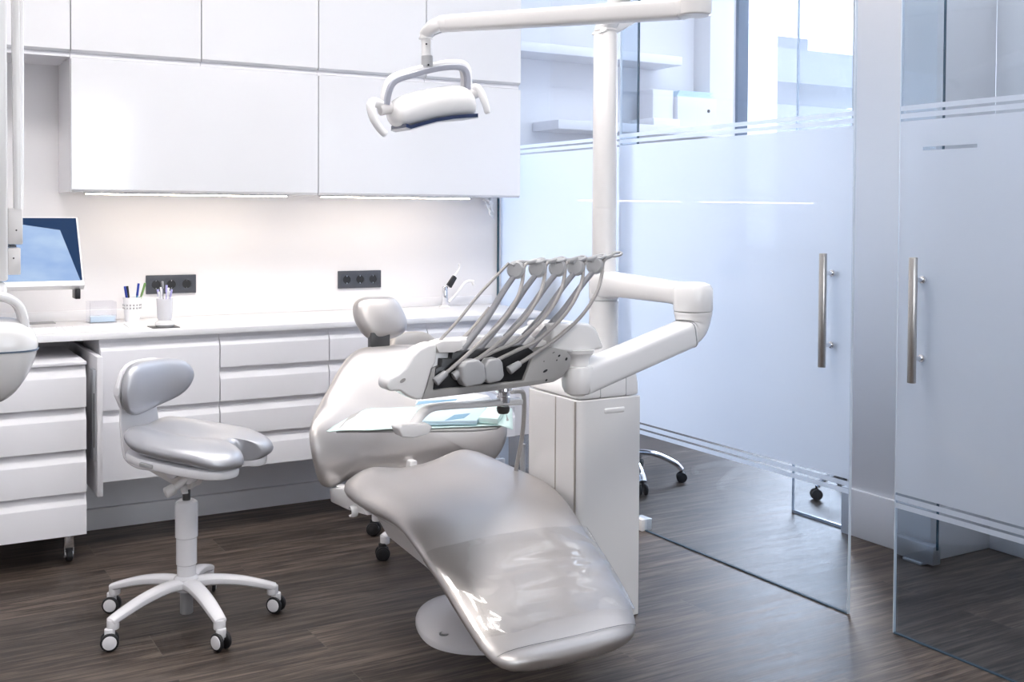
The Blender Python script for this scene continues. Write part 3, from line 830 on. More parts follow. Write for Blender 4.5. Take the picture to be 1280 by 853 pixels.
# ---- office chair behind the glass
fx = P(852, 603, Z=0); 
def office_chair(cx0, cy0, rot, lab):
    t = thing('office_chair', lab, 'chair', (cx0, cy0, 0), rz=rot)
    for k in range(5):
        a_ = 2*PI*k/5; d = V(math.cos(a_), math.sin(a_), 0)
        bm = NB(); tube(bm, smooth_path([d*.03+V(0, 0, .15), d*.15+V(0, 0, .145), d*.26+V(0, 0, .10), d*.30+V(0, 0, .065)]), [(.022, .014)]*25, seg=12)
        l = mk('leg', bm, 'chrome', t, world=False)
        bm = NB(); pz = d*.30; w = V(-d.y, d.x, 0)
        for s in (-1, 1): cyl(bm, pz+w*s*.008+V(0, 0, .027), pz+w*s*.022+V(0, 0, .027), .027, seg=20, bev=.004)
        cyl(bm, pz+V(0, 0, .03), pz+V(0, 0, .07), .006, seg=8); mk('castor', bm, 'rubber', l, world=False)
    bm = NB(); cyl(bm, (0, 0, .09), (0, 0, .28), .028, seg=20); cyl(bm, (0, 0, .28), (0, 0, .43), .016, seg=16); box(bm, -.09, .09, -.09, .09, .42, .45, .01); mk('column', bm, 'black', t, world=False)
    fr = (V(1, 0, 0), V(0, 1, 0), V(0, 0, 1))
    ol = closed_smooth([(-.22, -.2), (0, -.23), (.2, -.21), (.24, 0), (.2, .21), (0, .23), (-.22, .2), (-.24, 0)])
    bm = NB(); disc_cushion(bm, ol, V(0, 0, .48), fr, .08); mk('seat', bm, 'padgrey', t, world=False)
    fr = (V(0, 1, 0), V(-.15, 0, 1).normalized(), V(1, 0, .15).normalized())
    ol = closed_smooth([(-.2, -.22), (0, -.24), (.2, -.22), (.22, 0), (.18, .25), (0, .28), (-.18, .25), (-.22, 0)])
    bm = NB(); disc_cushion(bm, ol, V(-.26, 0, .82), fr, .06); box(bm, -.27, -.22, -.03, .03, .45, .7, .01); mk('backrest', bm, 'padgrey', t, world=False)
    return t
ang = R(-35)
office_chair(fx.x-.30*math.cos(ang), fx.y-.30*math.sin(ang), ang, 'office chair with chromed star base behind the frosted door')
f2 = P(1020, 625, Z=0)
office_chair(f2.x+.26, f2.y-.152, R(149.6), 'office chair behind the clear partition, only a black castor showing')
def PN(u, v, pt, n):
    d = _fw + _rt2*((u-CX)/F) + _up2*((CY-v)/F)
    t = (Vector(pt)-CAM).dot(n)/d.dot(n)
    return CAM+d*t

# ================================================================== STOOL
def se(c, p): return math.copysign(abs(c)**(2/p), c)
def make_stool(loc, rz, label, arm_deg=178.5):
    t = thing('saddle_stool', label, 'stool', loc, 'saddle stools', rz)
    k_ = dict(world=False)
    # base star
    for k in range(5):
        a_ = R(arm_deg+72*k); d = V(math.cos(a_), math.sin(a_), 0); w = V(-d.y, d.x, 0)
        bm = NB()
        pts = smooth_path([d*.012+V(0, 0, .130), d*.08+V(0, 0, .134), d*.17+V(0, 0, .122), d*.25+V(0, 0, .100), d*.292+V(0, 0, .086)], 6)
        n = len(pts); rr = [(.030-.011*(i/(n-1)), .019-.007*(i/(n-1))) for i in range(n)]
        rr[-1] = (.014, .008)
        tube(bm, pts, rr, seg=16, sup=2.6)
        cyl(bm, d*.28+V(0, 0, .062), d*.28+V(0, 0, .094), .019, seg=20, bev=.004)
        l = mk('base_arm', bm, 'stoolw', t, **k_)
        pz = d*.31
        ax = (w*.8+d*.6 if k % 2 else w*.95-d*.3).normalized()
        bm = NB(); hub = d*.292
        for s in (-1, 1): cyl(bm, hub+ax*s*.009+V(0, 0, .0285), hub+ax*s*.021+V(0, 0, .0285), .0285, seg=28, bev=.005)
        c = mk('castor', bm, 'rubber', l, **k_)
        bm = NB()
        for s in (-1, 1): cyl(bm, hub+ax*s*.019+V(0, 0, .0285), hub+ax*s*.0235+V(0, 0, .0285), .0215, seg=24, bev=.002)
        cyl(bm, hub+V(0, 0, .040), hub+V(0, 0, .068), .016, seg=16, bev=.003)
        box(bm, hub.x-.008, hub.x+.008, hub.y-.008, hub.y+.008, .028, .06, .003)
        mk('castor_hub', bm, 'stoolw', l, **k_)
    bm = NB(); lathe(bm, [(0, .105), (.036, .108), (.044, .125), (.040, .150), (.030, .158), (0, .158)]); mk('hub', bm, 'stoolw', t, **k_)
    bm = NB(); lathe(bm, [(0, .158), (.0305, .158), (.0305, .192), (.0335, .196), (.0335, .282), (.0365, .286), (.0365, .392), (.034, .402), (.026, .407), (0, .407)], seg=40); mk('column_sleeve', bm, 'stoolw', t, **k_)
    bm = NB(); cyl(bm, (0, 0, .03), (0, 0, .11), .021, seg=24, bev=.003); mk('gas_spring', bm, 'grey2', t, **k_)
    bm = NB(); cyl(bm, (0, 0, .40), (0, 0, .46), .013, seg=20); mk('piston', bm, 'darkmetal', t, **k_)
    # mechanism
    bm = NB()
    prism(bm, [V(-.17, -.035, .555), V(-.15, -.035, .515), V(-.03, -.035, .462), V(.035, -.035, .452), (.06, -.035, .50), V(.13, -.035, .555)], V(0, .07, 0), .006)
    cyl(bm, (0, 0, .445), (0, 0, .49), .024, seg=20, bev=.004)
    box(bm, -.185, -.10, -.045, .045, .515, .555, .01)
    mk('tilt_mechanism', bm, 'plastic2', t, **k_)
    bm = NB(); cyl(bm, (-.02, -.036, .512), (-.02, -.060, .512), .024, seg=24, bev=.004); cyl(bm, (.05, -.036, .50), (.05, -.075, .50), .022, seg=24, bev=.004)
    cyl(bm, (-.02, -.058, .512), (-.02, -.066, .512), .008, seg=14, bev=.002); mk('pivot_cap', bm, 'stoolw', t, **k_)
    bm = NB(); tube(bm, smooth_path([V(.05, -.06, .50), V(.035, -.075, .488), V(.02, -.09, .474), V(.012, -.10, .468)]), .012, seg=12)
    cyl(bm, (.018, -.095, .470), (-.004, -.118, .456), .018, seg=18, bev=.006)
    prism(bm, [V(.0, -.05, .474), V(.045, -.10, .452), V(.06, -.085, .452), V(.025, -.04, .474)], V(0, 0, .006), .002)
    mk('adjustment_lever', bm, 'plastic2', t, **k_)
    # seat pan and cushion
    half = [(-.205, 0), (-.20, .08), (-.175, .145), (-.10, .185), (0, .20), (.09, .20), (.165, .185), (.205, .150), (.222, .105), (.215, .065), (.18, .048), (.145, .030), (.132, 0)]
    ol = half+[(a, -b) for a, b in half[-2:0:-1]]
    olc = closed_smooth(ol, 5)
    fr = (V(1, 0, 0), V(0, 1, 0), V(0, 0, 1))
    tilt = Matrix.Translation(V(.030, 0, .55)) @ Matrix.Rotation(R(6), 4, 'Y') @ Matrix.Translation(V(0, 0, -.56))
    bm = NB(); pan = [V(a*.94-.003, b*.93, .548) for a, b in olc]
    prism(bm, pan, V(0, 0, .030), .008); bm.transform(tilt); mk('seat_pan', bm, 'stoolw', t, **k_)
    bm = NB(); prism(bm, [V(-.085, -.1845, .556), V(-.035, -.1895, .556), V(-.035, -.1895, .569), V(-.085, -.1845, .569)], V(0, .02, 0), .003); bm.transform(tilt); mk('tilt_button', bm, 'grey2', t, **k_)
    def sad(a, b):
        z = -.030*math.exp(-((a+.02)/.12)**2)*math.exp(-(b/.075)**2)     # central channel
        z += .012*math.exp(-((a+.20)/.05)**2)
        z -= .020*max(0, a-.10)/.12
        z += .01*math.exp(-((abs(b)-.10)/.05)**2)
        return z
    bm = NB(); disc_cushion(bm, olc, V(0, 0, .612), fr, .078, crown=.18, off=sad); bm.transform(tilt); mk('seat', bm, 'leather2', t, subsurf=1, **k_)
    # backrest, swivelled
    sw = Matrix.Translation(V(.066, 0, -.035)) @ Matrix.Rotation(R(-8), 4, 'Z')
    def T(p): return sw @ Vector(p)
    rings = []
    n = 15
    for i in range(n):
        s = .5-.5*math.cos(PI*i/(n-1))
        y = -.125+.30*s
        x = -.235+1.9*max(0, y-.02)**2+1.6*max(0, -.03-y)**2
        end = (1-abs(2*s-1)**4.5)**.5 if 0 < i < n-1 else .12
        end = max(end, .12)
        hh = (.100-.034*s)*end; zz = .800+.026*s
        dx = V(1, -3.0*max(0, y-.02)+2.5*max(0, -.03-y), 0).normalized()
        th = .036*max(end, .3)
        ring = []
        for k in range(20):
            a_ = 2*PI*k/20
            ring.append(T(V(x, y, zz)+dx*se(math.cos(a_), 2.6)*th+V(0, 0, 1)*se(math.sin(a_), 2.3)*hh))
        rings.append(ring)
    bm = NB(); loft(bm, rings); mk('backrest', bm, 'leather2', t, subsurf=1, **k_)
    # white backrest shell + bracket
    def strip(path, ws, th):
        rg = []
        for i, (p, w_) in enumerate(zip(path, ws)):
            p = Vector(p); a = Vector(path[max(i-1, 0)]); c = Vector(path[min(i+1, len(path)-1)])
            tg = (c-a).normalized(); nn = V(tg.z, 0, -tg.x)
            ring = []
            for k in range(16):
                a_ = 2*PI*k/16
                ring.append(T(p+V(0, 1, 0)*se(math.cos(a_), 5)*w_+nn*se(math.sin(a_), 5)*th))
            rg.append(ring)
        return rg
    path = [(-.12, .0, .548), (-.20, .0, .546), (-.245, .0, .565), (-.262, 0, .60), (-.270, .0, .66), (-.276, .0, .72), (-.280, .0, .78), (-.280, 0, .85)]
    path = smooth_path(path, 4); ws = [.075+.0*i for i in range(len(path))]
    ws = [.06+.03*min(1, i/10) - .02*max(0, (i-18)/10) for i in range(len(path))]
    bm = NB(); loft(bm, strip(path, ws, .007)); mk('backrest_bracket', bm, 'stoolw', t, **k_)
    rings = []
    for i in range(11):
        s = i/10; y = -.122+.27*s
        x = -.272+1.9*max(0, y-.02)**2+1.6*max(0, -.03-y)**2
        e = max((1-abs(2*s-1)**3)**.5, .15)
        rings.append([T(V(x+se(math.cos(2*PI*k/16), 3)*.012, y, .803+.028*s+se(math.sin(2*PI*k/16), 3)*(.092-.028*s)*e)) for k in range(16)])
    bm = NB(); loft(bm, rings); mk('backrest_shell', bm, 'stoolw', t, **k_)
    return t
make_stool((.915, 3.675, 0), R(-46), 'saddle stool with blue-grey seat and white five-star base, standing alone at the left')
s2 = make_stool((2.02, 4.05, 0), R(-52), 'second saddle stool, mostly hidden behind the dental chair, backrest top showing')
for ch in [x for c in s2.children for x in c.children]:
    for h_ in ch.children:
        if h_.name.startswith('castor_hub'): h_.data.materials[0] = MT['rubber']
    if ch.name.startswith('castor_hub'): ch.data.materials[0] = MT['rubber']
for ch in s2.children:
    if ch.name.startswith(('backrest',)) and ch.data.materials[0] == MT['leather2']:
        ch.data.materials[0] = MT['beige']

# ================================================================== DENTAL CHAIR
XC = 1.675
ch = thing('dental_chair', 'silver-grey patient chair with clear film over its leg rest', 'dental chair', (XC, 3.17, 0))
# base plate
bm = NB()
ol = closed_smooth([(-.205, -.06), (-.16, -.18), (-.05, -.245), (.08, -.235), (.19, -.15), (.22, 0), (.20, .16), (.10, .25), (-.04, .25), (-.155, .13)], 6)
rg = [[V(XC+.055+a*s, 3.175+b*s, z) for a, b in ol] for s, z in ((1.0, 0), (1.0, .012), (.985, .019), (.92, .028), (.75, .040), (.5, .050), (.2, .054))]
loft(bm, rg); bp_ = mk('base_plate', bm, 'stoolw', ch)
b0 = P(555, 793, Z=.034)
bm = NB(); lathe(bm, [(.016, 0), (.016, .0025), (.013, .0025), (.013, 0)], b0, seg=24); mk('switch_ring', bm, 'grey2', bp_)
# lift body
xL = XC-.17
pp = [P(466, 640, X=xL), P(490, 632, X=xL), P(560, 690, X=xL), P(585, 750, X=xL), P(560, 742, X=xL), P(533, 711, X=xL), P(484, 671.5, X=xL)]
bm = NB(); prism(bm, pp, V(.34, 0, 0), .008); mk('lift_arm', bm, 'plastic2', ch)
bm = NB(); box(bm, XC+.09, XC+.26, 3.06, 3.28, .04, .36, .03); mk('pedestal', bm, 'plastic2', ch)
bm = NB(); box(bm, XC-.20, XC+.2, 2.98, 3.50, .335, .385, .015); mk('seat_frame', bm, 'plastic', ch)
# seat + leg rest
st = [  # Y, zmid, x left, x right, half thickness
    (3.450, .462, 1.460, 1.880, .012), (3.442, .461, 1.400, 1.925, .035), (3.415, .456, 1.360, 1.955, .050), (3.36, .447, 1.345, 1.972, .056), (3.28, .438, 1.352, 1.992, .057), (3.20, .432, 1.362, 2.006, .056),
    (3.12, .428, 1.378, 2.000, .054), (3.04, .420, 1.387, 1.982, .052), (2.96, .398, 1.387, 1.968, .050), (2.88, .360, 1.393, 1.958, .047), (2.80, .318, 1.400, 1.951, .045),
    (2.72, .274, 1.406, 1.946, .044), (2.64, .231, 1.410, 1.938, .043), (2.57, .197, 1.414, 1.925, .042), (2.52, .174, 1.424, 1.900, .040), (2.49, .162, 1.450, 1.865, .034), (2.475, .157, 1.50, 1.81, .020)]
def leg_rings(n=48, grow=0.0, sub=None, k0=0, k1=None, wr=None, rng=None):
    out = []
    S = st
    for i in range(len(S)):
        Y, z, xl, xr, th = S[i]
        a = S[max(i-1, 0)]; c = S[min(i+1, len(S)-1)]
        tg = V(0, c[0]-a[0], c[1]-a[1]).normalized(); nn = V(0, -tg.z, tg.y)
        if nn.z < 0: nn = -nn
        cx, hw = (xl+xr)/2, (xr-xl)/2
        ring = []
        for k in range(n):
            a_ = 2*PI*k/n; cc = se(math.cos(a_), 3.4); ss = se(math.sin(a_), 2.0)
            p = V(cx, Y, z)+V(1, 0, 0)*cc*(hw+grow)+nn*ss*(th+grow)
            if ss > 0:
                # raised shoulders at the rear corners, slight dish across
                side = abs(cc)
                e_ = math.exp(-((Y-3.43)/.07)**2)
                p.z += ss*e_*(.046*math.exp(-((cc-.55)/.36)**2)+.022*math.exp(-((cc+.72)/.25)**2))
                p -= nn*ss*.012*(1-min(1, side)**2)
            ring.append(p)
        out.append(ring)
    return out
rg = leg_rings()
bm = NB(); loft(bm, rg); seat = mk('seat_and_leg_rest', bm, 'leather', ch, subsurf=1, angle=180)
# piping seam round the leg rest end
bm = NB()
sl = []
for i in range(8, len(st)-1): sl.append(rg[i][20].lerp(rg[i][21], .5))
e1 = [rg[len(st)-3][k]+V(0, -.004, .002) for k in range(3, 22)]
tube(bm, e1, .0009, seg=6); mk('seam', bm, 'seam', seat)
# clear film over the lower leg rest
def leg_eval(Y, k, n=64, grow=.004):
    for i in range(len(st)-1):
        if st[i][0] >= Y >= st[i+1][0]:
            f = (st[i][0]-Y)/(st[i][0]-st[i+1][0]); q = [st[i][j]*(1-f)+st[i+1][j]*f for j in range(5)]
            tg = V(0, st[i+1][0]-st[i][0], st[i+1][1]-st[i][1]).normalized(); nn = V(0, -tg.z, tg.y)
            if nn.z < 0: nn = -nn
            a_ = 2*PI*k/n; cc = se(math.cos(a_), 3.4); ss = se(math.sin(a_), 2.0)
            p = V((q[2]+q[3])/2, q[0], q[1])+V(1, 0, 0)*cc*((q[3]-q[2])/2+grow)+nn*ss*(q[4]+grow)
            if ss > 0: p -= nn*ss*.012*(1-min(1, abs(cc))**2)
            return p, nn
from mathutils import noise
bm = NB(); rows = []
NY, NK = 80, 110
for j in range(NY+1):
    s = j/NY; row = []
    for k in range(NK+1):
        kk = -3.5+ (39)*k/NK          # runs over the top from one flank to the other
        Y = 2.872-.305*s - .003*math.sin(k*.20)*(1-s)+ .008*math.sin(k*.16)*s
        p, nn = leg_eval(max(Y, 2.53), kk)
        x01 = k/NK
        w = noise.noise(V(x01*7, s*3.2+x01*2.5, 1.3))*.0042+noise.noise(V(x01*16+s*5, s*9, 4.1))*.0014
        # radiating folds from the right flank
        dx, dy = x01-.08, s-.45
        ang_ = math.atan2(dy, dx+1e-5); w += .0028*math.sin(ang_*7)*math.exp(-((math.hypot(dx, dy)-.3)/.28)**2)
        w += .0045*math.exp(-((x01-.145)/.018)**2)+.0045*math.exp(-((x01-.855)/.018)**2)
        w *= min(1, min(k, NK-k)/7)*(1-.85*math.exp(-((x01-.84)/.16)**2))
        row.append(bm.verts.new(p+nn*(max(w, -.004)+.006)))
    rows.append(row)
for j in range(NY):
    for k in range(NK): bm.faces.new((rows[j][k], rows[j][k+1], rows[j+1][k+1], rows[j+1][k]))
fl = mk('protective_film', bm, 'film', ch, angle=180); fl['label'] = 'crinkled clear plastic film'
# backrest
B0, T0 = V(XC-.02, 3.50, .45), V(XC-.02, 3.77, .88)
ub = (T0-B0).normalized(); nb = V(0, -ub.z, ub.y); nb = -nb if nb.y > 0 else nb
PB = (B0+T0)/2
px = [(453, 431), (437, 441), (421, 463), (409, 485), (398, 504), (385, 528), (379.5, 546), (381, 562), (389, 583), (400, 600), (411, 604), (423, 603), (437, 595), (455, 589), (482, 584), (515, 582.5), (545, 580), (575, 575), (598, 573.5), (614, 578), (623, 573), (630, 560), (630, 545), (624, 528), (608, 505), (590, 480), (572, 455), (552, 437), (530, 429), (500, 427), (475, 428)]
ol = []
for u, v in px:
    q = PN(u, v, PB+nb*.0, nb)-PB; ol.append((q.x, q.dot(ub)))
olc = closed_smooth(ol, 4)
def wing(a, b):
    r_ = max(0, abs(a)-.10)/.28
    o = .050*r_**1.6*(1.15 if b < 0 else .8) - .030*math.exp(-(a/.2)**2)*(.6+b)
    if b < -.06: o -= 2.2*(b+.06)**2
    return o
bm = NB(); disc_cushion(bm, olc, PB, (V(1, 0, 0), ub, nb), .095, crown=.30, off=wing)
br = mk('backrest', bm, 'leather', ch, angle=180)
md = br.modifiers.new('soften', 'SMOOTH'); md.factor = .5; md.iterations = 10
md = br.modifiers.new('subdivision', 'SUBSURF'); md.levels = 1; md.render_levels = 1
# rear shell of the backrest
bm = NB(); disc_cushion(bm, [(a*.93, b*.93) for a, b in olc], PB-nb*.045, (V(1, 0, 0), ub, nb), .03, crown=.1, off=wing); mk('backrest_shell', bm, 'plastic2', ch, angle=60)
bm = NB(); box(bm, XC-.06, XC+.08, 3.54, 3.64, .34, .455, .02); box(bm, XC-.02, XC+.01, 3.52, 3.62, .36, .485, .008); mk('back_hinge', bm, 'plastic', ch)
# headrest
hc = V(XC-.02, 3.83, .975); hn = V(0, -.93, .37).normalized(); hu = V(0, .37, .93).normalized()
px = [(443.5, 378), (452, 372.5), (467, 371.5), (484, 371.5), (494, 376), (502, 388), (507.5, 401), (507, 413), (499, 420), (486, 424), (470, 426.5), (460, 422), (451, 413), (444, 400), (441.5, 388)]
ol = []
for u, v in px:
    q = PN(u, v, hc, hn)-hc; ol.append((q.x, q.dot(hu)))
bm = NB(); disc_cushion(bm, closed_smooth(ol, 4), hc, (V(1, 0, 0), hu, hn), .085, crown=.3); hr = mk('headrest', bm, 'leather', ch, subsurf=1, angle=180)
q1, q2 = PN(462, 431, hc, hn), PN(485, 424, hc, hn)
bm = NB(); box(bm, q1.x, q2.x, q1.y-.015, q1.y+.02, q1.z-.05, q2.z+.03, .004); mk('headrest_slide', bm, 'darkmetal', ch)
# armrest bracket at the left rear seat corner
xa = 1.365; f_ = lambda u, v: P(u, v, X=xa)
bm = NB(); prism(bm, [f_(411, 611), f_(427, 611), f_(436, 618), f_(452, 634), f_(458, 645), f_(434, 638), f_(413, 628)], V(.05, 0, 0), .006); lathe(bm, [(0, 0), (.02, 0), (.02, .006), (.014, .008), (0, .008)], (f_(419, 611)+V(.025, 0, 0))); mk('armrest_bracket', bm, 'plastic', ch)
bm = NB(); c0 = f_(445, 639)+V(-.01, 0, 0)
pts = [c0+V(0, math.cos(a_)*.016, math.sin(a_)*.016) for a_ in [R(20+x) for x in range(0, 300, 20)]]
tube(bm, [p+V(0.0, 0, 0) for p in pts], [(.012, .0035)]*len(pts), seg=10, upv=None); mk('cable_hook', bm, 'plastic', ch)

# ================================================================== UNIT TOWER
ux0, ux1, uy0, uy1 = 2.045, 2.285, 3.03, 3.40
e_ = P(798.5, 768, Z=0)
ux1, uy0 = e_.x, e_.y
ux0 = P(722, 600, Y=uy0).x; uy1 = P(656, 600, X=ux0).y
zt = P(735, 501, Y=uy0).z
un = thing('dental_unit', 'tall white dental unit cabinet and column, right of the patient chair', 'dental unit', (2.2, 3.2, 0))
rr_ = .03
def rbox(x0, x1, y0, y1, z0, z1, r=.03, n=6):
    pts = []
    for cx, cy, a0 in ((x1-r, y1-r, 0), (x0+r, y1-r, 90), (x0+r, y0+r, 180), (x1-r*.15, y0+r*.15, 270)):
        rr2 = r if a0 != 270 else r*.15
        for k in range(n+1):
            a_ = R(a0+90*k/n); pts.append(V(cx+rr2*math.cos(a_), cy+rr2*math.sin(a_), z0))
    return pts
bm = NB(); prism(bm, rbox(ux0, ux1, uy0, uy1, 0.0, zt, .035), V(0, 0, zt), .002, 1); cb = mk('cabinet', bm, 'plastic', un)
bm = NB()
ya, yb2 = P(718, 600, X=ux0).y, P(694, 600, X=ux0).y
for y in (ya, yb2): box(bm, ux0-.0012, ux0+.004, y-.0025, y+.0025, .06, zt-.004)
mk('door_joint', bm, 'beige', cb)
bm = NB(); g0, g1 = P(755, 518, Y=uy0), P(781, 508, Y=uy0)
box(bm, g0.x, g1.x, uy0-.003, uy0+.006, g0.z, g1.z, .006, 3); mk('grip', bm, 'plastic', cb)
# sloped head of the cabinet
bm = NB()
y = uy0
hp_ = [(ux0+.004, zt+.002), (ux1-.002, zt+.002), (ux1-.004, zt+.04), (ux1-.012, zt+.085), (ux1-.035, zt+.108), (ux0+.10, zt+.115), (ux0+.04, zt+.06), (ux0+.01, zt+.03)]
prism(bm, [V(a, y+.004, b_) for a, b_ in hp_], V(0, uy1-uy0-.008, 0), .012, 3); hd = mk('top_cover', bm, 'plastic', un)
bm = NB()
for u in (751.5, 783.5):
    xj = P(u, 480, Y=y).x; box(bm, xj-.0006, xj+.0006, y+.0025, y+.008, zt+.004, zt+.09)
mk('joint', bm, 'grey2', hd)
# pole
pc = V(2.25, 3.2, 0)
pc = P(755, 320, Y=3.22); pc.z = 0
zz = lambda v, p=pc: P(755, v, Y=p.y).z
bm = NB(); rp = .0425
lathe(bm, [(0, zt), (.052, zt), (.052, zz(377)), (.049, zz(375.5)), (0, zz(375.5))], pc, seg=40); mk('lower_column', bm, 'plastic', un)
bm = NB(); lathe(bm, [(0, zz(345)), (rp, zz(345)), (rp, zz(261)), (rp-.001, zz(260.6)), (rp, zz(260.2)), (rp, zz(44)), (rp-.004, zz(41.5)), (rp-.004, zz(40)), (rp-.001, zz(38.5)), (rp-.010, zz(31)), (0, zz(31))], pc, seg=40); pole = mk('column', bm, 'plastic2', un)
bm = NB(); q0 = P(765, 200, Y=pc.y-.04); box(bm, q0.x, q0.x+.012, q0.y-.002, q0.y+.004, zz(232), zz(202), .003); mk('cover_clip', bm, 'plastic2', pole)
# swing arm 1
jt = P(866.5, 368, Y=2.70)
z1, z0_ = P(866, 353, Y=2.70).z, P(866, 388.5, Y=2.70).z
bm = NB()
za = (zz(339)+zz(374))/2
tube(bm, [V(pc.x, pc.y+.05, za), V(pc.x, pc.y, za), V(pc.x, pc.y-.10, za+.006), V(jt.x+.005, jt.y+.10, (z1+z0_)/2+.006), V(jt.x, jt.y, (z1+z0_)/2+.003)],
     [(.03, .04), (.056, .052), (.052, .042), (.046, .036), (.05, .040)], seg=28, upv=(0, 0, 1), sup=3)
lathe(bm, [(0, zz(374.8)), (.05, zz(374.8)), (.0525, zz(372)), (.0525, zz(345)), (.048, zz(340)), (.03, zz(338)), (0, zz(338))], pc, seg=40)
lathe(bm, [(0, z0_), (.060, z0_), (.062, z0_+.004), (.062, z1-.022), (.054, z1-.008), (.036, z1), (0, z1+.002)], V(jt.x, jt.y, 0), seg=40)
mk('swing_arm', bm, 'plastic', un)
# spring arm
E = P(722, 475.5, Y=2.585)
bm = NB()
jz = z0_
tube(bm, smooth_path([V(jt.x, jt.y, jz-.001), V(jt.x, jt.y, jz-.02), V(jt.x-.004, jt.y-.002, jz-.045), V(jt.x-.02, jt.y-.006, jz-.062), V(jt.x-.035, jt.y-.01, jz-.066)], 4), [.060, .060, .060, .0585, .057, .056, .055, .053, .051, .050, .049, .048, .047, .045, .043, .040, .036], seg=32); mk('elbow', bm, 'plastic', un)
s0_ = V(jt.x-.015, jt.y-.004, jz-.050)
S0 = P(858, 417, Y=2.69)
bm = NB(); tube(bm, [S0, S0.lerp(E, .03), S0.lerp(E, .5), E], [(.044, .040), (.045, .041), (.045, .041), (.045, .041)], seg=36, upv=(0, 0, 1), sup=5); sa = mk('spring_arm', bm, 'plastic', un)
bm = NB(); tube(bm, [S0+(E-S0)*.015, S0+(E-S0)*.022], [(.0462, .0422)]*2, seg=36, upv=(0, 0, 1), sup=5); mk('joint_ring', bm, 'grey2', sa)
bm = NB(); hh = .041
lathe(bm, [(0, E.z-.044), (.020, E.z-.043), (.036, E.z-.034), (.044, E.z-.018), (.046, E.z), (.046, E.z+.036), (.043, E.z+.041), (0, E.z+.041)], V(E.x, E.y, 0), seg=40); mk('arm_end', bm, 'plastic', un)
# stem to the delivery head
zt2 = P(725, 441, Y=E.y).z
bm = NB(); lathe(bm, [(0, E.z+.038), (.029, E.z+.040), (.029, E.z+.062), (.033, E.z+.070), (.042, zt2), (.044, zt2+.01), (0, zt2+.01)], V(P(724, 450, Y=E.y).x, E.y, 0), seg=36); mk('stem', bm, 'plastic', un)

# ================================================================== DELIVERY HEAD (parts of the unit)
YD = 2.56
D = lambda u, v, y=YD: P(u, v, Y=y)
def pp_(pts, y0, y1, bev=.004, seg=2):
    b = NB(); prism(b, [D(u, v, y0) for u, v in pts], V(0, y1-y0, 0), bev, seg); return b
bm = pp_([(690, 405.5), (700, 404.5), (737, 405), (746, 410), (756, 436), (735, 440.5), (712, 441), (690, 438)], 2.562, 2.70, .010, 4); merge(bm, pp_([(636, 436), (655, 418), (676, 408), (700, 405), (700, 441), (640, 446)], 2.63, 2.70, .010, 3)); mk('head_cover', bm, 'plastic', un)
bm = pp_([(529, 499), (536, 470), (546, 430), (560, 426), (600, 422), (655, 418), (700, 430), (713, 441), (713, 456), (701, 473), (668, 481), (600, 490)], YD+.03, YD+.10, .010); body = mk('delivery_head', bm, 'plastic', un)
bm = pp_([(541, 488.5), (545, 461), (552, 458), (553, 449), (565, 449), (566, 441), (657, 432), (667, 440), (656, 477)], YD+.006, YD+.032, .001); mk('instrument_recess', bm, 'black', body)
bm = pp_([(527, 500), (533, 486), (540, 461), (545, 459), (541.5, 488), (655, 476), (667, 443), (678, 436), (690, 434), (707, 438), (714, 446), (713, 458), (703, 472), (692, 478), (664, 482.5), (600, 491)], YD-.006, YD+.030, .0025); pl = mk('front_plate', bm, 'plate', body)
bm = NB()
for u, v, a, b_ in ((681.7, 464, .0075, .0035), (683, 475.5, .0035, .003), (699, 445, .004, .003), (708, 449, .004, .004), (696, 450.5, .002, .002), (692, 441, .004, .001), (680, 452, .0015, .0015)):
    c = D(u, v, YD-.0075); ring = [bm.verts.new(c+V(a*math.cos(2*PI*k/14)-0*1, 0, b_*math.sin(2*PI*k/14)+.35*a*math.cos(2*PI*k/14))) for k in range(14)]; bm.faces.new(ring)
mk('screw_hole', bm, 'black', pl)
bm = pp_([(546, 429), (536, 431), (524, 437), (515, 446), (507, 460), (498, 468), (488, 472), (484, 478), (484, 486), (489, 490), (501, 489), (510, 496), (519, 500), (528, 500.5), (533, 486), (540, 461), (546, 452)], YD-.016, YD+.045, .012, 4); gp_ = mk('end_cap_with_handle', bm, 'plastic', body)
bm = NB(); c = D(503.5, 476, YD-.0175); ring = [bm.verts.new(c+V(.008*math.cos(2*PI*k/18), 0, .005*math.sin(2*PI*k/18)+.003*math.cos(2*PI*k/18))) for k in range(18)]; bm.faces.new(ring); mk('finger_dimple', bm, 'hose', gp_)
bm = pp_([(544, 431), (552, 427), (578, 426), (579, 436), (568, 441), (549, 441.5)], YD-.002, YD+.03, .003); mk('touch_panel', bm, 'plastic2', body)
# knob and hub under the head
kc = P(629, 500, Y=2.66)
zk = lambda v: P(629, v, Y=2.66).z
bm = NB(); lathe(bm, [(0, zk(482)), (.024, zk(482)), (.026, zk(488)), (.017, zk(491)), (.017, zk(495)), (.020, zk(496)), (.020, zk(503)), (.010, zk(505)), (.010, zk(510)), (0, zk(510))], V(kc.x, kc.y, 0), seg=30); kb = mk('swivel_hub', bm, 'chrome', body)
bm = NB(); lathe(bm, [(0, zk(517)), (.014, zk(517)), (.018, zk(514)), (.019, zk(510)), (.016, zk(508)), (0, zk(508))], V(kc.x, kc.y, 0), seg=20); mk('clamp_knob', bm, 'darkmetal', body)
bm = NB(); prism(bm, [P(608, 485, Y=2.62), P(650, 478, Y=2.62), P(650, 482, Y=2.62), P(608, 490, Y=2.62)], V(0, .09, 0), .001); mk('slide_rail', bm, 'darkmetal', body)
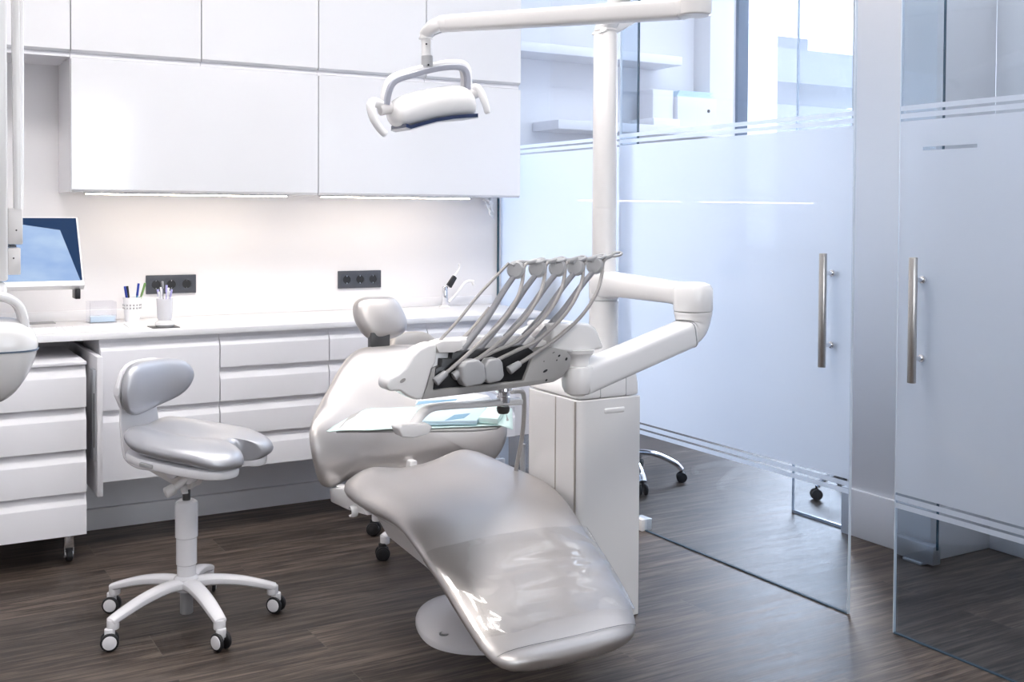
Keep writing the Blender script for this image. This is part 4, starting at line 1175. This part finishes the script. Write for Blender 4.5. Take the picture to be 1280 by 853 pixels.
# five whip arms, pulleys, hoses, holders
base = [(571, 447), (592, 445), (614, 444), (638, 441.5), (660, 438)]
disc = [(645, 337.5), (672, 336), (697, 335), (720, 334), (743.7, 332)]
ring = [(674.5, 326), (700, 324.5), (726, 323), (750, 321), (771, 318)]
hold = [(551, 472), (574, 466), (590, 452), (618, 452), (643, 459)]
tops = [(655, 350), (682, 348), (707, 346), (730, 344), (754, 342)]
for i in range(5):
    yb3 = YD+.035; yh = YD+.045
    b0, h0 = D(*base[i], yb3), D(disc[i][0]-1, disc[i][1]+6, yh)
    bm = NB(); mid = b0.lerp(h0, .5)+V(.004, 0, -.004)
    pts = smooth_path([b0-V(.01, 0, .02), b0, b0.lerp(h0, .3)+V(.002, 0, -.002), mid, b0.lerp(h0, .8), h0], 5)
    n = len(pts); tube(bm, pts, [.0112-.0035*(k/(n-1)) for k in range(n)], seg=14); wa = mk('whip_arm', bm, 'grey', un)
    bm = NB(); dc = D(*disc[i], yh)
    nrm_ = V(-.75, -.65, .1).normalized()
    lathe(bm, [(0, -.012), (.021, -.012), (.025, -.008), (.025, .006), (.020, .011), (0, .012)], dc, seg=28, axis=nrm_)
    rg_ = D(*ring[i], yh-.004)
    tube(bm, smooth_path([dc+V(-.012, 0, .012), dc+V(.004, -.002, .021), dc.lerp(rg_, .55)+V(0, 0, .006), rg_-V(.012, 0, .0)], 5), [.007]*16, seg=12, flat=1)
    tpts = [rg_+V(.015*math.cos(a_), .010*math.sin(a_), .004*math.cos(a_)+.003*math.sin(a_)) for a_ in [2*PI*k/20 for k in range(21)]]
    tube(bm, tpts, .0042, seg=8)
    mk('pulley_head', bm, 'grey2', wa)
    # hose
    e = D(*hold[i], YD-.012); bm = NB()
    dx_, dy_ = disc[i]; hx, hy = hold[i]
    q1_ = (dx_+8, dy_+14)
    hp2_ = [(dx_+14, dy_-9), (dx_+10, dy_-3), q1_, (dx_+1, dy_+36), (dx_-17+(hx-dx_+95)*.1, dy_+64), (dx_-46+(hx-dx_+95)*.45, dy_+92), ((dx_-46+(hx-dx_+95)*.45+hx)/2+2, (dy_+92+hy)/2-1)]
    ys_ = [yh-.004, yh-.012, yh-.022, YD, YD-.008, YD-.012, YD-.014]
    hpath = smooth_path([D(a_[0], a_[1], b2_) for a_, b2_ in zip(hp2_, ys_)]+[e], 6)
    c3_ = hpath[-7]
    tube(bm, hpath, .0052, seg=10); mk('instrument_hose', bm, 'hose', un)
    if i in (0, 1, 4):
        d_ = (c3_-e).normalized(); bm = NB()
        cyl(bm, e-d_*.020, e+d_*.020, .0125, .0085, seg=20, bev=.003); mk('hose_connector', bm, 'grey2', un)
bm = NB(); tube(bm, smooth_path([D(636, 329, YD+.05), D(600, 367, YD+.05), D(575, 398, YD+.05), D(548, 428, YD+.05)], 5), .0042, seg=10); mk('thin_hose', bm, 'hose', un)
bm = NB(); tube(bm, smooth_path([D(570, 430, YD+.08), D(590, 412, YD+.08), D(612, 385, YD+.08)], 5), .0055, seg=10); mk('thin_hose', bm, 'hose', un)
for pts in ([(578, 459), (584, 452), (599, 450), (606, 456), (608.5, 476), (603, 481), (583, 484.5), (579, 478)], [(607, 458), (612, 450), (624, 448), (629, 453), (631, 471), (626, 477), (611, 480), (607, 474)]):
    o_ = 0 if pts[0][0] < 600 else .004
    bm = pp_(pts, YD-.040+o_, YD+.004, .006, 3); mk('handpiece_block', bm, 'grey2', un)

# tray arm + support
YT = 2.60
bm = NB()
yk = kc.y
tube(bm, smooth_path([P(650, 502, Y=yk), P(625, 503.5, Y=yk), P(590, 506, Y=yk-.01), P(556, 508, Y=yk-.03), P(537, 511, Y=yk-.045), P(525, 520, Y=yk-.055), P(513, 537, Y=yk-.06)], 5), [(.017, .009)]*31, seg=18, sup=3, upv=(0, 0, 1)); ta = mk('tray_arm', bm, 'plastic', un)
bm = NB(); prism(bm, [P(u, v, Y=yk-.09) for u, v in ((498, 536), (503, 532), (536, 530), (541, 534), (536, 543), (518, 548), (503, 547))], V(0, .05, 0), .004, 3); mk('tray_socket', bm, 'plastic', ta)
# supply hose down the cabinet
bm = NB(); yq = uy1-.02
tube(bm, smooth_path([P(640, 490, Y=2.85), P(649, 489, Y=2.9), P(654.5, 494, Y=2.95), P(655, 520, Y=3.1), P(652, 550, Y=3.2), P(646, 582, Y=3.25), P(644, 600, Y=3.25)], 6), .0075, seg=12); mk('supply_hose', bm, 'hose', un)
bm = NB(); pts = [P(653.5, 555+i*1.0, Y=3.42) for i in range(0, 110)]
tube(bm, pts, [.010 if i % 2 else .0085 for i in range(len(pts))], seg=12); mk('suction_hose', bm, 'grey2', un)

# ---- instrument tray, napkin, pouches
ZTR = .752
tz = lambda u, v, z=ZTR: P(u, v, Z=z)
t = thing('instrument_tray', 'thin metal instrument tray under the delivery head, covered by the mint napkin', 'tray', tz(520, 530, ZTR-.006))
pts = [tz(420, 538), tz(437, 519), tz(455, 511), tz(600, 505), tz(632, 514), tz(636, 524), tz(622, 534), tz(590, 537)]
bm = NB(); prism(bm, [p-V(0, 0, .008) for p in pts], V(0, 0, .006), .002); mk('plate', bm, 'plate', t)
# napkin: grid on the tray drooping at both ends
bm = NB(); rows = []
A0, A1, B0_, B1 = tz(400, 541), tz(438, 512), tz(641, 533), tz(640, 507)
NU, NV = 30, 12
for i in range(NU+1):
    row = []
    for j in range(NV+1):
        u_, v_ = i/NU, j/NV
        v_ = .5+(v_-.5)*(1-.55*(max(0, .14-u_)/.14)**2.2)
        p = (A0.lerp(A1, v_)).lerp(B0_.lerp(B1, v_), u_)
        p.z = ZTR+.001+.0035*abs(noise.noise(V(u_*4, v_*3, 0)))
        p.z -= .022*(max(0, .12-u_)/.12)**1.5
        p.y += .03*(max(0, .12-u_)/.12)**2*(1-v_)
        p.z -= .012*max(0, u_-.94)/.06
        row.append(bm.verts.new(p))
    rows.append(row)
for i in range(NU):
    for j in range(NV): bm.faces.new((rows[i][j], rows[i+1][j], rows[i+1][j+1], rows[i][j+1]))
o = mk('napkin', bm, 'mint', angle=180); md = o.modifiers.new('thickness', 'SOLIDIFY'); md.thickness = .0015; md.offset = 1
tag(o, 'pale mint paper napkin spread over the instrument tray', 'napkin')
def pouch(quad, z, th, mat, lab, stripe=None):
    t = thing('sterile_pouch', lab, 'pouch', P(*quad[0], Z=z), 'sterile pouches on the tray')
    bm = NB(); prism(bm, [P(u, v, Z=z) for u, v in quad], V(0, 0, th), .0015); mk('pouch', bm, mat, t)
    if stripe:
        bm = NB(); prism(bm, [P(u, v, Z=z+th+.0004) for u, v in stripe], V(0, 0, .0006)); mk('print', bm, 'bluepouch', t)
pouch([(525, 532), (535, 512), (612, 508), (596, 531)], ZTR+.007, .012, 'foil', 'pale blue sterile pouch with dark blue print, in front on the tray', [(556, 526), (568, 519), (588, 517), (580, 523)])
pouch([(519, 514), (524, 500), (580, 497), (612, 503), (560, 513)], ZTR+.007, .020, 'paper', 'white sterile pouch at the back of the tray below the delivery head', [(520, 506), (523, 502), (572, 499), (570, 501)])
pouch([(598, 529), (613, 510), (632, 515), (622, 531)], ZTR+.007, .016, 'mint', 'folded green-blue pouch at the right end of the tray')

# ================================================================== OPERATING LAMP
lp = thing('dental_lamp', 'white operating lamp with grey bow on a long swing arm over the chair', 'lamp', P(533, 110, Y=3.22))
YL = 3.22; Lq = lambda u, v, y=YL: P(u, v, Y=y)
el = P(869, 6, Y=2.50)
a0 = P(560, 29.5, Y=3.17); a1 = P(850, 11.5, Y=2.54)
bm = NB(); tube(bm, [a0, a0.lerp(a1, .5), a1], [(.028, .026), (.030, .028), (.033, .029)], seg=28, upv=(0, 0, 1), sup=4); ar = mk('lamp_arm', bm, 'plastic2', lp)
bm = NB(); tube(bm, [a1, a1.lerp(el, .5), el], [(.034, .030), (.036, .030), (.038, .030)], seg=28, upv=(0, 0, 1), sup=4)
zb_ = P(869, 20, Y=2.50).z
lathe(bm, [(0, zb_), (.040, zb_), (.046, zb_+.004), (.047, zb_+.012), (.047, zb_+.30), (.03, zb_+.32), (0, zb_+.32)], V(el.x, el.y, 0), seg=36); mk('elbow', bm, 'plastic2', lp)
ztop = zb_+.24
nk = V(pc.x, pc.y, zz(33))
bm = NB(); tube(bm, [nk+V(0, 0, -.02), nk, nk+V(.0, -.05, .05), nk+V(-.01, -.12, .10), V(pc.x-.02, pc.y-.2, ztop), V(el.x, el.y, ztop)], [(.034, .034), (.034, .034), (.034, .03), (.034, .03), (.034, .03), (.036, .03)], seg=28, sup=3, upv=(1, 0, 0)); mk('carrier_arm', bm, 'plastic', lp)
bm = NB(); prism(bm, [P(u, v, Y=pc.y-.035) for u, v in ((751, 41), (757, 33), (764, 22), (806, 22), (795, 29), (776, 40), (768, 43))], V(0, .07, 0), .010, 3); mk('column_neck', bm, 'plastic', lp)
bm = NB(); tube(bm, smooth_path([a0+V(.01, -.01, 0), a0, Lq(548, 31, 3.19), Lq(538, 36, 3.2), Lq(533, 43, YL), Lq(532, 49, YL)], 4), [(.028, .026)]*8+[(.026, .022)]*4+[(.022, .020)]*5+[(.02, .018)]*4, seg=20, sup=3); mk('arm_tip', bm, 'plastic2', lp)
bm = NB(); prism(bm, [Lq(531, 47), Lq(534, 40), Lq(548, 35), Lq(561, 35), Lq(560, 38), Lq(545, 44), Lq(540, 48)], V(0, .03, 0), .004); mk('cable_clip', bm, 'grey2', lp)
s_t, s_b = Lq(533, 47), Lq(534, 88)
bm = NB(); cyl(bm, s_t, s_b, .0165, seg=24); lathe(bm, [(0, 0), (.022, 0), (.022, .004), (0, .006)], Lq(532, 49), seg=24); stm = mk('stem', bm, 'plastic', lp)
bm = NB(); lathe(bm, [(0, 0), (.019, 0), (.019, .035), (.017, .037), (0, .037)], Lq(534, 84), seg=24); mk('collar', bm, 'grey2', stm)
bm = NB()
for u, v in ((533, 55), (535.5, 81)): cyl(bm, Lq(u, v, YL-.0215), Lq(u, v, YL-.015), .003, seg=10)
mk('grub_screw', bm, 'black', stm)
bow = [(483, 131), (486, 115), (491, 104.5), (499, 99), (517, 93.5), (537, 88), (556, 84.5), (573, 84), (581, 88), (584, 97), (584.5, 112)]
bm = NB(); tube(bm, smooth_path([Lq(u-1.5, v-4, YL+.018) for u, v in bow], 4), [(.014, .026)]*41, seg=20, sup=3, upv=(0, -1, 0)); bw = mk('bow', bm, 'plastic', lp)
bm = NB(); tube(bm, smooth_path([Lq(u, v, YL-.012) for u, v in bow], 4), [(.0095, .010)]*41, seg=14, sup=4, upv=(0, -1, 0)); mk('bow_trim', bm, 'greybow', bw)
# lamp head shell
topc = [(487, 137), (489, 128), (498, 120), (515, 114.5), (535, 110.5), (555, 107.5), (570, 106.5), (581, 109), (586, 117), (589, 128)]
botc = [(490, 151), (495, 158), (501, 161), (518, 156.5), (535, 152), (555, 148.5), (570, 147.2), (581, 146.8), (587, 146), (589, 142)]
rings = []
nT = len(topc)
for i in range(nT):
    A_, B_ = Lq(*topc[i]), Lq(*botc[i]); c = (A_+B_)/2; hh = (A_-B_).length/2; upd = (A_-B_).normalized()
    e = 1 if 0 < i < nT-1 else .75
    hd_ = (.062 if 1 < i < nT-2 else .054)*e
    ring_ = []
    for k in range(28):
        a_ = 2*PI*k/28; s_, c_ = math.sin(a_), math.cos(a_)
        # broad at the bottom, narrowing to the top
        wv_ = (1-.35*max(0, s_)) 
        ring_.append(c+upd*se(s_, 3)*hh+V(0, -1, 0)*se(c_, 2.6)*hd_*wv_)
    rings.append(ring_)
bm = NB(); loft(bm, rings); hs = mk('lamp_head', bm, 'plastic', lp, subsurf=1, angle=50)
bl = [(497, 158.5), (503, 160.5), (518, 156), (535, 151.5), (555, 148.3), (570, 147), (586, 146)]
bm = NB(); rg2 = []
for u, v in bl:
    a = Lq(u, v); rg2.append([a+V(0, -.064, .006), a+V(0, .05, .006), a+V(0, .05, -.006), a+V(0, -.064, -.006)])
loft(bm, rg2); mk('lens', bm, 'lensblue', hs, angle=20)
bm = NB(); rg2 = []
for u, v in bl:
    a = Lq(u, v); rg2.append([a+V(0, -.066, -.006), a+V(0, .053, -.006), a+V(0, .053, -.0095), a+V(0, -.066, -.0095)])
loft(bm, rg2); mk('lens_rim', bm, 'alu', hs, angle=20)
for a, b_ in (((474, 137), (489, 134)), ((596, 115.5), (580, 119))):
    bm = NB(); cyl(bm, Lq(*a), Lq(*b_), .020, seg=24, bev=.003); mk('pivot', bm, 'plastic2', lp)
bm = NB(); pts = smooth_path([Lq(476, 131, YL-.0), Lq(467, 127.5, YL-.01), Lq(463.5, 133, YL-.02), Lq(467, 148, YL-.03), Lq(475, 161, YL-.035), Lq(483, 169, YL-.04)], 5)
n = len(pts); tube(bm, pts, [.0155-.004*k/(n-1) for k in range(n-1)]+[.007], seg=18); mk('handle', bm, 'plastic', lp)
bm = NB(); pts = smooth_path([Lq(589, 114), Lq(595, 109.5, YL-.01), Lq(601, 116, YL-.02), Lq(606, 128, YL-.03), Lq(610, 142, YL-.035)], 5)
n = len(pts); tube(bm, pts, [.0155-.005*k/(n-1) for k in range(n-1)]+[.008], seg=18); mk('handle', bm, 'plastic', lp)

# ================================================================== X-RAY ARM (left edge)
YX = 3.12; Xq = lambda u, v, y=YX: P(u, v, Y=y)
xr_ = thing('xray_head', 'white dental x-ray arm and head hanging at the left edge', 'x-ray machine', V(Xq(-10, 400).x, YX, ZC))
bm = NB(); a, b_ = Xq(-42, 0), Xq(10.5, 352)
box(bm, a.x, b_.x, YX, YX+.11, b_.z, ZC-.03, .008, 3); box(bm, a.x, b_.x-.002, YX+.004, YX+.106, Xq(0, 374).z, b_.z-.003, .012, 3); mk('column', bm, 'plastic', xr_)
bm = NB(); tube(bm, [Xq(16, -260, YX+.03), Xq(19, 0, YX+.03), Xq(22, 262, YX+.03)], [(.010, .012)]*3, seg=16, sup=4, upv=(0, 1, 0)); tube(bm, [Xq(25, -260, YX+.05), Xq(26.5, 0, YX+.05), Xq(26.5, 262, YX+.05)], [(.006, .012)]*3, seg=16, sup=4, upv=(0, 1, 0))
mk('folded_arm', bm, 'plastic', xr_)
bm = NB(); a, b_ = Xq(10, 306, YX+.02), Xq(28.5, 260, YX+.02); box(bm, a.x, b_.x, YX+.02, YX+.08, a.z, b_.z, .004); a, b_ = Xq(10, 344, YX+.02), Xq(26, 310, YX+.02); box(bm, a.x, b_.x, YX+.02, YX+.08, a.z, b_.z, .003); jb = mk('joint_block', bm, 'plastic2', xr_)
bm = NB()
for u, v in ((20.5, 288), (17, 323)): c = Xq(u, v, YX+.019); cyl(bm, c, c+V(0, .004, 0), .0022, seg=10)
a, b_ = Xq(11, 309, YX+.03), Xq(20, 306.5, YX+.03); box(bm, a.x, b_.x, YX+.022, YX+.07, a.z, b_.z); mk('screw', bm, 'black', jb)
bm = NB(); box(bm, Xq(-42, 0).x-.03, Xq(30, 0).x+.03, YX-.04, YX+.16, ZC-.03, ZC, .01, 3); mk('ceiling_plate', bm, 'plastic', xr_)
bm = NB(); tube(bm, smooth_path([Xq(-30, 368), Xq(-5, 370), Xq(12, 374), Xq(23, 383), Xq(28, 397), Xq(30, 415)], 5), [(.045, .012)]*26, seg=20, sup=4, upv=(0, 0, 1)); mk('yoke', bm, 'plastic', xr_)
# head: loft from top to bottom
secs = [(399, -46, 12, .05), (402, -52, 26, .08), (408, -55, 38, .095), (418, -57, 45, .10), (430, -58, 48, .103), (437, -58, 47.5, .103), (450, -56, 44, .10), (465, -52, 38, .09), (480, -45, 29, .078), (492, -36, 20, .06), (500, -25, 10, .04), (505, -16, 0, .02)]
def xring(v, ul, ur, d):
    a, b_ = Xq(ul, v), Xq(ur, v); c = (a+b_)/2; w_ = (b_-a).length/2
    return [V(c.x, YX+.02, c.z)+V(se(math.cos(2*PI*k/28), 3)*w_, se(math.sin(2*PI*k/28), 3)*d, 0) for k in range(28)]
bm = NB(); loft(bm, [xring(*s) for s in secs]); hh_ = mk('tube_head', bm, 'plastic', xr_, subsurf=1, angle=50)
bm = NB(); rg3 = [xring(436.2, -58.6, 48.6, .1045), xring(438.2, -58.6, 48.4, .1045)]
loft(bm, rg3); mk('seam_line', bm, 'frame', hh_, angle=20)

# ================================================================== LIGHT
w = bpy.data.worlds.new('daylight'); sc.world = w; w.use_nodes = True
nt = w.node_tree; nt.nodes.clear()
bg = nt.nodes.new('ShaderNodeBackground'); bg.inputs[0].default_value = (.90, .93, 1.0, 1); bg.inputs[1].default_value = 2.6
o_ = nt.nodes.new('ShaderNodeOutputWorld'); nt.links.new(bg.outputs[0], o_.inputs[0])
def area(name, loc, rot, sx, sy, power, col, spread=None):
    ld = bpy.data.lights.new(name, 'AREA'); ld.shape = 'RECTANGLE'; ld.size = sx; ld.size_y = sy; ld.energy = power; ld.color = col
    if spread: ld.spread = spread
    o = bpy.data.objects.new(name, ld); C.objects.link(o); o.location = loc; o.rotation_euler = rot; return o
area('daylight_rear_window', (1.45, -1.82, 1.68), (R(90), 0, 0), 1.6, 1.4, 11, (.86, .93, 1.0))
area('daylight_far_window', (6.55, 6.24, 1.85), (R(-90), 0, 0), 1.6, 1.4, 120, (.84, .885, 1.0))
sc.view_settings.view_transform = 'Standard'; sc.view_settings.look = 'None'
sc.view_settings.gamma = 1; sc.view_settings.use_curve_mapping = False
sc.view_settings.exposure = 0.92
sc.cycles.max_bounces = 10; sc.cycles.transparent_max_bounces = 24; sc.cycles.diffuse_bounces = 5
sc.cycles.use_denoising = True
sc.cycles.sample_clamp_indirect = 6
